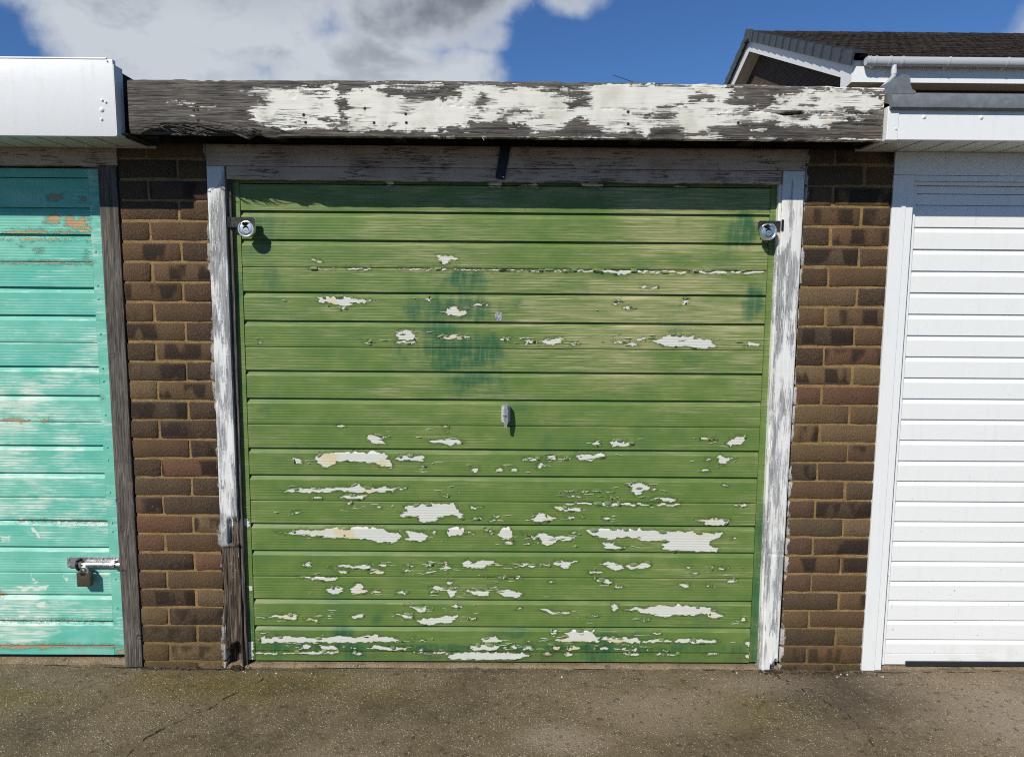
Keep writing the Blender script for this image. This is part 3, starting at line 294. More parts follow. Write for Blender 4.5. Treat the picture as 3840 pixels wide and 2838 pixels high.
def peeling_door(name, base, alt, wash, dark, under, under2, teal=False):
    m, g = M(name); P = g.obj(); x, y, z = g.xyz(P)
    peel = g.attr('peel'); rib = g.attr('rib'); low = g.attr('low')
    st = g.noise(g.vm('MULTIPLY', P, (4, 1, 150)), 1.0, 5.0, 0.6)            # brush and weather streaks along the boards
    st2 = g.noise(g.vm('MULTIPLY', P, (12, 1, 420)), 1.0, 3.0, 0.6)
    big = g.noise(g.vm('MULTIPLY', P, (2.6, 1, 4.5)), 1.0, 3.0, 0.5)
    mid = g.noise(g.vm('MULTIPLY', P, (9, 1, 14)), 1.0, 4.0, 0.6)
    c = g.mix(g.mr(mid, 0.35, 0.68), base, alt)
    if not teal:
        sa = g.noise(g.vm('MULTIPLY', P, (7, 1, 110)), 1.0, 6.0, 0.68, 0.3)
        sb = g.noise(g.vm('MULTIPLY', P, (3.2, 1, 11)), 1.0, 4.0, 0.6)
        ww = g.mr(g.m('ADD', g.m('MULTIPLY', sa, 0.9), g.m('ADD', g.m('MULTIPLY', sb, 0.75), g.m('MULTIPLY', g.attr('wash'), 0.42))), 1.02, 1.28)
        c = g.mix(g.m('MULTIPLY', g.attr('wash'), g.mr(sb, 0.3, 0.7, 0.0, 0.30)), c, (0.170, 0.220, 0.066))
        c = g.mix(g.m('MULTIPLY', ww, 0.45), c, wash)
        sl1 = g.noise(g.vm('MULTIPLY', P, (5, 1, 240)), 1.0, 5.0, 0.68, 0.2); pm = g.noise(g.vm('ADD', g.vm('MULTIPLY', P, (2.4, 1, 8)), (9, 2, 4)), 1.0, 4.0, 0.6)
        sk = g.m('MULTIPLY', g.mr(sl1, 0.47, 0.62), g.mr(g.m('ADD', pm, g.m('MULTIPLY', g.attr('wash'), 0.22)), 0.50, 0.70))
        c = g.mix(g.m('MULTIPLY', sk, g.m('ADD', g.m('MULTIPLY', g.attr('wash'), 0.72), 0.24)), c, (0.45, 0.41, 0.225))
        c = g.mix(g.mr(pm, 0.44, 0.30, 0.0, 0.5), c, (0.078, 0.160, 0.046))
        dk = g.m('MULTIPLY', g.mr(g.m('ADD', g.attr('dark'), g.m('ADD', g.m('MULTIPLY', g.m('SUBTRACT', mid, 0.5), 0.9), g.mr(g.noise(g.vm('MULTIPLY', P, (4, 1, 3)), 1.0, 4.0, 0.6), 0.50, 0.68, 0.0, 0.42))), 0.14, 0.95), g.mr(st2, 0.25, 0.6, 0.6, 1.0))
        dk = g.m('MULTIPLY', dk, g.mr(g.noise(g.vm('MULTIPLY', P, (55, 1, 9)), 1.0, 4.0, 0.65, 0.4), 0.34, 0.56, 0.58, 1.0))
        c = g.mix(dk, c, dark)
        c = g.mix(g.m('MULTIPLY', g.mr(st2, 0.62, 0.8), 0.16), c, wash)
        c = g.mix(g.m('MULTIPLY', g.mr(g.attr('ridge'), 0.3, 1.0), g.mr(mid, 0.3, 0.6, 0.2, 0.8)), c, wash)
        rim = 0.0022
    else:
        sc = g.noise(g.vm('MULTIPLY', P, (9, 1, 70)), 1.0, 6.0, 0.7, 0.6)
        ws = g.m('ADD', g.m('MULTIPLY', g.m('ADD', g.m('MULTIPLY', st, 0.3), g.m('MULTIPLY', sc, 0.7)), 0.75), g.m('ADD', g.m('MULTIPLY', g.m('ADD', g.m('MULTIPLY', big, 0.55), g.m('MULTIPLY', mid, 0.45)), 0.6), g.m('ADD', g.m('MULTIPLY', rib, 0.085), g.m('MULTIPLY', g.attr('ridge'), 0.20))))
        ws = g.m('ADD', ws, g.m('MULTIPLY', g.m('SUBTRACT', st2, 0.5), 0.25))
        w = g.mr(g.m('ADD', ws, g.m('MULTIPLY', g.m('SUBTRACT', g.attr('wash'), 0.5), 0.30)), 0.645, 0.83)
        ww = g.mr(g.attr('wear'), -0.003, 0.002)
        w = g.m('MULTIPLY', g.m('MULTIPLY', w, g.mr(mid, 0.30, 0.52, 0.25, 1.0)), g.mr(g.noise(g.vm('MULTIPLY', P, (6, 1, 190)), 1.0, 5.0, 0.66), 0.38, 0.56, 0.12, 1.0)); w = g.m('MAXIMUM', g.m('MULTIPLY', w, 0.88), g.m('MULTIPLY', ww, 0.85))
        c = g.mix(g.mr(big, 0.4, 0.62, 0, 0.5), c, dark)
        c = g.mix(w, c, wash)
        rim = 0.0014
    # small chips and hairline cracks in the film
    chip = g.noise(g.vm('MULTIPLY', P, (70, 1, 170)), 1.0, 3.0, 0.6)
    pe = g.m('ADD', peel, g.m('MULTIPLY', g.m('SUBTRACT', chip, 0.5), 0.0085))
    bare = g.mr(pe, -0.0004, 0.0004, smooth=False)
    near = g.mr(pe, -rim, 0.0)
    vor = g.n('TexVoronoi', feature='DISTANCE_TO_EDGE'); g.put(vor.inputs['Vector'], g.vm('ADD', g.vm('MULTIPLY', P, (16, 1, 60)), g.vm('SCALE', g.n('TexNoise', ins={'Vector': P, 'Scale': 40.0}).outputs[1], 0.8)))
    crk = g.m('MULTIPLY', g.m('MULTIPLY', g.mr(vor.outputs[0], 0.035, 0.012), g.mr(peel, -0.013, -0.004)), g.m('SUBTRACT', 1.0, bare))
    c = g.mix(g.m('MULTIPLY', crk, 0.75), c, tuple(k*0.16 for k in base))
    c = g.mix(g.m('MULTIPLY', near, 0.14 if not teal else 0.3), c, tuple(min(1, k*1.5) for k in wash) if not teal else tuple(k*0.35 for k in base))
    u = g.mix(g.mr(g.noise(g.vm('MULTIPLY', P, (7, 1, 9)), 1.0, 3.0), 0.52, 0.66), under, under2)
    u = g.mix(g.m('MULTIPLY', g.mr(st2, 0.5, 0.75), 0.35), u, tuple(k*0.72 for k in under))
    u = g.mix(g.m('MULTIPLY', g.mr(g.noise(P, 90.0, 3.0), 0.6, 0.75), 0.25), u, (0.30, 0.24, 0.16))
    c = g.mix(bare, c, u)
    # old dirt and rust low on the door
    c = g.mix(g.m('MULTIPLY', g.mr(low, 0.3, 1.0), g.mr(mid, 0.45, 0.75, 0.0, 0.5)), c, (0.10, 0.062, 0.03))
    h = g.m('ADD', g.m('MULTIPLY', bare, -1.0), g.m('ADD', g.m('MULTIPLY', g.m('MULTIPLY', near, g.m('SUBTRACT', 1.0, bare)), 0.5), g.m('ADD', g.m('MULTIPLY', crk, -0.7), g.m('MULTIPLY', st2, 0.10))))
    n1 = g.bump(h, 0.0012)
    n2 = g.bump(g.noise(g.vm('MULTIPLY', P, (8, 1, 8)), 1.0, 2.0), 0.004, 0.35, n1)
    g.out(c, g.mix(bare, (0.48,)*3, (0.62,)*3), n2, 0.0, 0.30)
    return m

def white_wood(name, axis, paint=(0.62, 0.60, 0.55), wood=(0.20, 0.185, 0.165), deep=(0.055, 0.047, 0.040), mask_attr='bare', dirt=0.3, cracks=0.85):
    """painted timber that sheds its paint; grain runs along the axis"""
    m, g = M(name); P = g.obj()
    sc = {'x': ((5, 60, 170), (14, 160, 520)), 'z': ((170, 60, 5), (520, 160, 14))}[axis]
    gr = g.noise(g.vm('MULTIPLY', P, sc[0]), 1.0, 5.0, 0.62, 0.5)
    gf = g.noise(g.vm('MULTIPLY', P, sc[1]), 1.0, 3.0, 0.6)
    lo = g.noise(P, 6.0, 4.0, 0.6)
    w = g.mix(g.mr(gr, 0.34, 0.62), deep, wood)
    w = g.mix(g.m('MULTIPLY', g.mr(gf, 0.52, 0.68), 0.75), w, tuple(min(1, k*2.1) for k in wood))
    w = g.mix(g.m('MULTIPLY', g.mr(gf, 0.44, 0.30), 0.8), w, tuple(k*0.5 for k in deep))
    w = g.mix(g.mr(lo, 0.35, 0.7, 0.0, 0.55), w, tuple(k*0.45 for k in wood))
    w = g.mix(g.mr(g.attr('rot'), 0.1, 0.9), w, g.mix(g.mr(gr, 0.4, 0.62), (0.022, 0.014, 0.010), (0.165, 0.130, 0.095)))
    b = g.m('ADD', g.attr(mask_attr), g.m('ADD', g.m('MULTIPLY', g.m('SUBTRACT', gr, 0.435), 0.044), g.m('ADD', g.m('MULTIPLY', g.m('SUBTRACT', gf, 0.50), 0.048), g.m('MULTIPLY', g.m('SUBTRACT', g.noise(P, 120.0, 3.0, 0.7), 0.5), 0.016))))
    bare = g.mr(b, -0.0006, 0.0006, smooth=False)
    pc = g.mix(g.mr(g.noise(P, 9.0, 5.0, 0.6), 0.42, 0.72, 0.0, dirt), paint, tuple(k*f for k, f in zip(paint, (0.62, 0.57, 0.48))))
    pc = g.mix(g.m('MULTIPLY', g.mr(b, -0.004, 0.0), 0.30), pc, tuple(k*0.6 for k in paint))
    ls = (3.5, 10, 70) if axis == 'x' else (70, 10, 3.5)
    rid = g.m('ABSOLUTE', g.m('SUBTRACT', g.noise(g.vm('MULTIPLY', P, ls), 1.0, 4.0, 0.65, 0.4), 0.5))
    crk = g.m('MULTIPLY', g.mr(rid, 0.026, 0.008), g.mr(g.noise(g.vm('ADD', P, (5, 3, 1)), 8.0, 3.0), 0.47, 0.60, 0.0, cracks))
    pc = g.mix(g.m('MULTIPLY', g.mr(gf, 0.40, 0.62), 0.22), pc, tuple(k*0.62 for k in paint))
    pc = g.mix(crk, pc, tuple(k*0.4 for k in wood))
    pc = g.mix(g.m('MULTIPLY', g.attr('rust'), 0.75), pc, (0.30, 0.15, 0.055))
    c = g.mix(bare, pc, w)
    h = g.m('ADD', g.m('MULTIPLY', bare, -0.7), g.m('ADD', g.m('MULTIPLY', g.m('MULTIPLY', gr, bare), 1.3), g.m('MULTIPLY', crk, -0.5)))
    g.out(c, g.mix(bare, (0.5,)*3, (0.85,)*3), g.bump(h, 0.0018), 0.0, 0.25)
    return m

def brick_mat():
    m, g = M('dark_brown_brick'); P = g.obj(); oi = g.n('ObjectInfo'); rnd = oi.outputs['Random']; base = oi.outputs['Color']; alpha = oi.outputs['Alpha']
    W = g.pos(); wx, wy, wz = g.xyz(W); px, py, pz = g.xyz(P)
    off = g.m('MULTIPLY', rnd, 37.0)
    cb = g.n('CombineXYZ'); g.put(cb.inputs[0], g.m('ADD', g.m('MULTIPLY', px, 13.0), off)); g.put(cb.inputs[1], off); g.put(cb.inputs[2], g.m('MULTIPLY', pz, 5.0))
    band = g.mr(g.noise(cb.outputs[0], 1.0, 2.0, 0.45), 0.47, 0.56)
    edge = g.m('MULTIPLY', g.mr(g.m('ABSOLUTE', pz), 0.033, 0.022), 1.0)
    fine = g.noise(P, 260.0, 4.0, 0.65); med = g.noise(g.vm('ADD', P, (0.7, 0.2, 0.3)), 60.0, 4.0, 0.6); drag = g.noise(g.vm('MULTIPLY', W, (200, 60, 70)), 1.0, 3.0, 0.6, 1.2)
    c = base
    c = g.mix(g.mr(med, 0.3, 0.7, 0.0, 0.6), c, (0.150, 0.092, 0.046))
    c = g.mix(g.m('MULTIPLY', g.m('MULTIPLY', g.m('MULTIPLY', band, edge), g.m('SUBTRACT', 1.0, alpha)), 0.88), c, (0.034, 0.022, 0.017))
    c = g.mix(g.m('MULTIPLY', g.mr(fine, 0.54, 0.70), g.m('SUBTRACT', 0.55, g.m('MULTIPLY', g.m('MULTIPLY', band, g.m('SUBTRACT', 1.0, alpha)), 0.3))), c, (0.36, 0.245, 0.13))
    c = g.mix(g.m('MULTIPLY', g.mr(fine, 0.42, 0.27), 0.6), c, (0.022, 0.015, 0.010))
    c = g.mix(g.m('MULTIPLY', g.mr(g.noise(W, 34.0, 2.0), 0.70, 0.76), 0.75), c, (0.29, 0.085, 0.035))      # orange spalls
    # moss and damp on the lowest courses
    c = g.mix(g.m('MULTIPLY', g.mr(wz, 0.30, 0.0), g.mr(med, 0.35, 0.65, 0.0, 0.6)), c, (0.10, 0.075, 0.022))
    # paint smears and lime bloom beside the posts
    dl = g.m('MINIMUM', g.m('ABSOLUTE', g.m('SUBTRACT', wx, 0.3275)), g.m('ABSOLUTE', g.m('SUBTRACT', wx, 2.5452)))
    nz = g.noise(g.vm('MULTIPLY', W, (120, 40, 34)), 1.0, 4.0, 0.65)
    sm = g.mr(g.m('ADD', g.m('MULTIPLY', dl, -38.0), g.m('ADD', g.m('MULTIPLY', nz, 1.5), g.mr(g.noise(W, 5.0, 2.0), 0.35, 0.65, -0.35, 0.32))), 0.50, 0.70)
    c = g.mix(g.m('MULTIPLY', sm, 0.85), c, (0.62, 0.59, 0.55))
    c = g.mix(g.mr(g.noise(W, 210.0, 1.0), 0.795, 0.82), c, (0.55, 0.5, 0.42))
    h = g.m('ADD', g.m('MULTIPLY', drag, 0.9), g.m('ADD', g.m('MULTIPLY', fine, 0.9), g.m('MULTIPLY', med, 0.6)))
    g.out(c, 0.82, g.bump(h, 0.007), 0.0, 0.25); return m

def mortar_mat():
    m, g = M('sandy_mortar'); W = g.pos(); wx, wy, wz = g.xyz(W)
    a = g.noise(W, 240.0, 4.0, 0.7); b = g.noise(W, 22.0, 3.0)
    c = g.mix(g.mr(a, 0.30, 0.60), (0.12, 0.076, 0.030), (0.38, 0.250, 0.105))
    c = g.mix(g.mr(b, 0.4, 0.7, 0.0, 0.5), c, (0.17, 0.10, 0.045))
    c = g.mix(g.mr(a, 0.71, 0.78), c, (0.66, 0.56, 0.38))
    c = g.mix(g.m('MULTIPLY', g.mr(g.noise(W, 28.0, 2.0), 0.70, 0.75), 0.7), c, (0.34, 0.11, 0.045))
    c = g.mix(g.m('MULTIPLY', g.mr(wz, 0.25, 0.0), 0.6), c, (0.115, 0.085, 0.03))
    g.out(c, 0.9, g.bump(g.m('ADD', a, b), 0.004), 0.0, 0.2); return m

def concrete_mat(name, thr=False):
    m, g = M(name); P = g.pos(); x, y, z = g.xyz(P)
    big = g.noise(P, 1.7, 4.0, 0.55, 0.4); mid = g.noise(P, 9.0, 5.0, 0.62); fine = g.noise(P, 150.0, 4.0, 0.7)
    if thr:
        c = g.mix(g.mr(mid, 0.35, 0.65), (0.22, 0.16, 0.095), (0.34, 0.255, 0.155))
    else:
        c = g.mix(g.mr(big, 0.36, 0.64), (0.108, 0.080, 0.042), (0.185, 0.138, 0.076))
        c = g.mix(g.mr(mid, 0.40, 0.70, 0.0, 0.5), c, (0.225, 0.172, 0.105))
        c = g.mix(g.m('MULTIPLY', g.attr('light'), g.mr(fine, 0.25, 0.6, 0.6, 1.0)), c, (0.33, 0.255, 0.185))
        c = g.mix(g.m('MULTIPLY', g.attr('moss'), g.mr(mid, 0.3, 0.6, 0.6, 1.0)), c, (0.140, 0.108, 0.022))
        c = g.mix(g.m('MULTIPLY', g.attr('damp'), 0.6), c, (0.045, 0.039, 0.029))
    f2 = g.noise(P, 320.0, 3.0, 0.7); cl = g.noise(P, 34.0, 4.0, 0.65)
    c = g.mix(g.mr(cl, 0.46, 0.30, 0.0, 0.75), c, (0.045, 0.034, 0.021))
    c = g.mix(g.mr(cl, 0.54, 0.72, 0.0, 0.55), c, (0.21, 0.165, 0.105))
    c = g.mix(g.mr(fine, 0.42, 0.28), c, (0.032, 0.024, 0.015))
    c = g.mix(g.mr(fine, 0.54, 0.72, 0.0, 0.85), c, (0.28, 0.225, 0.15))
    c = g.mix(g.mr(f2, 0.60, 0.70, 0.0, 0.8), c, (0.36, 0.30, 0.21))
    c = g.mix(g.mr(f2, 0.40, 0.30, 0.0, 0.8), c, (0.030, 0.022, 0.014))
    h = g.m('ADD', g.m('MULTIPLY', mid, 0.8), fine)
    for sc, amt, col, th in ((95.0, 0.34, (0.62, 0.52, 0.36), 0.55), (170.0, 0.36, (0.66, 0.56, 0.40), 0.50), (48.0, 0.26, (0.42, 0.36, 0.29), 0.80)):
        v = g.n('TexVoronoi', feature='F1', ins={'Scale': sc}); g.put(v.inputs['Vector'], g.vm('ADD', P, g.vm('SCALE', g.n('TexNoise', ins={'Vector': P, 'Scale': 60.0}).outputs[1], 0.006)))
        rn = g.xyz(v.outputs['Color'])[0]
        s = g.m('MULTIPLY', g.mr(v.outputs['Distance'], amt, amt*0.55), g.mr(g.m('ADD', rn, g.m('ADD', g.m('MULTIPLY', g.m('SUBTRACT', mid, 0.5), 1.1), g.m('MULTIPLY', g.m('SUBTRACT', big, 0.5), 1.2))), th + 0.08, th + 0.25))
        c = g.mix(g.m('MULTIPLY', s, 0.78), c, col); h = g.m('ADD', h, g.m('MULTIPLY', s, 0.5))
    if not thr:
        ck = g.mr(g.attr('crack'), -0.0055, -0.0018); c = g.mix(g.m('MULTIPLY', ck, 0.8), c, (0.018, 0.014, 0.010)); h = g.m('ADD', h, g.m('MULTIPLY', ck, -2.0))
    g.out(c, 0.88, g.bump(h, 0.005), 0.0, 0.25); return m

def upvc_mat(name, col=(0.80, 0.80, 0.78), streak=0.10, foot=False):
    m, g = M(name); P = g.pos(); x, y, z = g.xyz(P)
    s = g.noise(g.vm('MULTIPLY', P, (38, 10, 3)), 1.0, 4.0, 0.6); b = g.noise(P, 14.0, 4.0)
    f = g.m('MULTIPLY', g.mr(s, 0.5, 0.75), g.mr(b, 0.3, 0.7))
    c = g.mix(g.m('MULTIPLY', f, streak*3), col, (0.50, 0.48, 0.40))
    spk = g.m('MULTIPLY', g.mr(g.noise(g.vm('MULTIPLY', P, (1, 1, 0.6)), 85.0, 2.0), 0.735, 0.76), g.mr(z, 0.9, 0.0, 0.15, 1.0) if foot else 0.0)
    c = g.mix(spk, c, (0.16, 0.13, 0.09))
    if foot: c = g.mix(g.m('MULTIPLY', g.mr(z, 0.12, -0.02), g.mr(b, 0.45, 0.75, 0, 0.22)), c, (0.34, 0.29, 0.2))
    sf = g.noise(g.vm('MULTIPLY', P, (150, 10, 16)), 1.0, 3.0, 0.6)
    c = g.mix(g.m('MULTIPLY', g.m('MULTIPLY', g.mr(sf, 0.66, 0.74), g.mr(g.noise(P, 2.2, 3.0), 0.50, 0.64)), 0.28 if foot else 0.12), c, (0.42, 0.42, 0.40))
    g.out(c, 0.34, g.bump(b, 0.0008), 0.0, 0.45); return m

def tile_mat():
    m, g = M('old_concrete_tile'); P = g.obj(); W = g.pos(); rnd = g.n('ObjectInfo').outputs['Random']
    a = g.noise(W, 16.0, 5.0, 0.65); b = g.noise(W, 60.0, 3.0, 0.7)
    c = g.mix(rnd, (0.014, 0.011, 0.010), (0.034, 0.026, 0.021))
    c = g.mix(g.mr(a, 0.45, 0.70), c, (0.072, 0.052, 0.034))
    c = g.mix(g.mr(b, 0.56, 0.72, 0.0, 0.8), c, (0.135, 0.105, 0.068))
    c = g.mix(g.mr(b, 0.42, 0.28, 0.0, 0.8), c, (0.010, 0.008, 0.007))
    g.out(c, 0.9, g.bump(g.m('ADD', a, b), 0.02), 0.0, 0.2); return m

def gable_mat():
    m, g = M('gable_brickwork'); W = g.pos(); x, y, z = g.xyz(W)
    cb = g.n('CombineXYZ'); g.put(cb.inputs[0], g.m('ADD', y, x)); g.put(cb.inputs[1], z)
    t = g.n('TexBrick'); g.put(t.inputs['Vector'], cb.outputs[0])
    for k, v in (('Scale', 1.0), ('Mortar Size', 0.007), ('Brick Width', 0.225), ('Row Height', 0.075), ('Bias', 0.0), ('Mortar Smooth', 0.1)): t.inputs[k].default_value = v
    t.inputs['Color1'].default_value = (0.085, 0.055, 0.042, 1); t.inputs['Color2'].default_value = (0.13, 0.085, 0.06, 1); t.inputs['Mortar'].default_value = (0.035, 0.028, 0.022, 1)
    n = g.noise(W, 40.0, 3.0)
    g.out(g.mix(g.mr(n, 0.3, 0.7, 0, 0.4), t.outputs[0], (0.05, 0.035, 0.028)), 0.9, g.bump(g.m('SUBTRACT', n, t.outputs[1]), 0.008)); return m

def flake_mat():
    m, g = M('lifted_paint_flake'); P = g.pos()
    c = g.mix(g.mr(g.noise(P, 25.0, 3.0), 0.35, 0.65), (0.115, 0.185, 0.050), (0.165, 0.215, 0.072))
    c = g.mix(g.n('NewGeometry').outputs['Backfacing'], c, (0.56, 0.56, 0.46))
    g.out(c, 0.5, None, 0.0, 0.3); return m

GREEN = peeling_door('green_peeling_paint', (0.104, 0.178, 0.040), (0.142, 0.208, 0.052), (0.340, 0.320, 0.150), (0.024, 0.104, 0.046), (0.62, 0.62, 0.56), (0.64, 0.55, 0.36))
TEAL = peeling_door('turquoise_worn_paint', (0.165, 0.490, 0.368), (0.235, 0.570, 0.455), (0.74, 0.77, 0.66), (0.060, 0.430, 0.335), (0.42, 0.27, 0.15), (0.52, 0.36, 0.13), teal=True)
FASCIA = white_wood('weathered_fascia_paint', 'x', (0.77, 0.745, 0.665), (0.145, 0.128, 0.110), (0.022, 0.019, 0.017), dirt=0.5)
HEADER = white_wood('old_white_header_paint', 'x', (0.54, 0.415, 0.32), (0.18, 0.125, 0.095), (0.04, 0.026, 0.020), dirt=0.7, cracks=0.9)
POSTW = white_wood('flaking_white_post_paint', 'z', (0.78, 0.77, 0.74), (0.40, 0.40, 0.40), (0.20, 0.195, 0.19))
GREYPOST = white_wood('bare_grey_timber', 'z', (0.6, 0.6, 0.6), (0.150, 0.130, 0.110), (0.035, 0.030, 0.026))
BRICK = brick_mat(); MORTAR = mortar_mat()
CONC = concrete_mat('aggregate_concrete'); THRESH = concrete_mat('threshold_concrete', True)
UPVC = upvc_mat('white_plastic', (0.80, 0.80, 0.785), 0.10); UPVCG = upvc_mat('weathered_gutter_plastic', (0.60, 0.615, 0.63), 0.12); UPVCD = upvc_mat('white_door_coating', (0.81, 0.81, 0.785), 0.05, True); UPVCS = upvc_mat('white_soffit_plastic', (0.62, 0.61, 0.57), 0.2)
SHADEWOOD = simple('shade_dark_wood', (0.022, 0.014, 0.011), 0.9, nscale=30, namt=0.6, bumpd=0.004)  # near-black colour carries the shade under the roof and in the gaps
BLACKM = simple('black_steel', (0.016, 0.015, 0.015), 0.45, 0.3, nscale=80, namt=0.5)
HASPM = simple('dull_black_hasp_steel', (0.045, 0.042, 0.042), 0.5, 0.5, nscale=120, namt=0.4, bumpd=0.0008)
CHROME = simple('polished_steel', (0.80, 0.78, 0.74), 0.33, 1.0, nscale=60, namt=0.12)
PLATE = simple('galvanised_plate', (0.46, 0.46, 0.47), 0.42, 0.85, nscale=90, namt=0.25)
ZINC = simple('cast_zinc_alloy', (0.36, 0.36, 0.35), 0.50, 0.5, nscale=140, namt=0.25, bumpd=0.0006)
LOCKB = simple('brown_grey_lock_body', (0.130, 0.105, 0.075), 0.40, 0.55, nscale=150, namt=0.18)
TEALP = simple('turquoise_rivet_paint', (0.15, 0.52, 0.40), 0.45); GREENP = simple('green_rivet_paint', (0.10, 0.185, 0.05), 0.45)
GREYPOST_PLAIN = simple('grey_splinter_wood', (0.085, 0.073, 0.062), 0.9, nscale=90, namt=0.6)
FILLER = simple('bare_grey_metal', (0.30, 0.31, 0.30), 0.6, 0.2, nscale=160, namt=0.5)
BLACKH = simple('keyway_black', (0.006, 0.006, 0.006), 0.7)
GRP = simple('grey_roof_trim', (0.150, 0.163, 0.172), 0.42, nscale=35, namt=0.14, bumpd=0.0015)
SLATE = simple('slate_grey_cap', (0.050, 0.057, 0.068), 0.5, nscale=20, namt=0.2)
RUBBER = simple('black_rubber', (0.022, 0.023, 0.026), 0.55)
FELT = simple('roof_felt', (0.05, 0.048, 0.045), 0.95, nscale=60, namt=0.4, bumpd=0.004)
NAILM = simple('rusty_nail', (0.045, 0.026, 0.017), 0.8, nscale=200, namt=0.5)
TILE = tile_mat(); GABLE = gable_mat(); FLAKE = flake_mat()
GRIT = simple('pale_grit', (0.36, 0.30, 0.21), 0.8, nscale=30, namt=0.5)
CHIPM = simple('white_paint_chip', (0.66, 0.65, 0.60), 0.6)
ADDED_TARMAC = simple('added_dark_tarmac', (0.045, 0.043, 0.040), 0.92, nscale=140, namt=0.6, bumpd=0.004)
DIRT = simple('dark_damp_dirt', (0.040, 0.029, 0.018), 0.95, nscale=120, namt=0.6, bumpd=0.003)
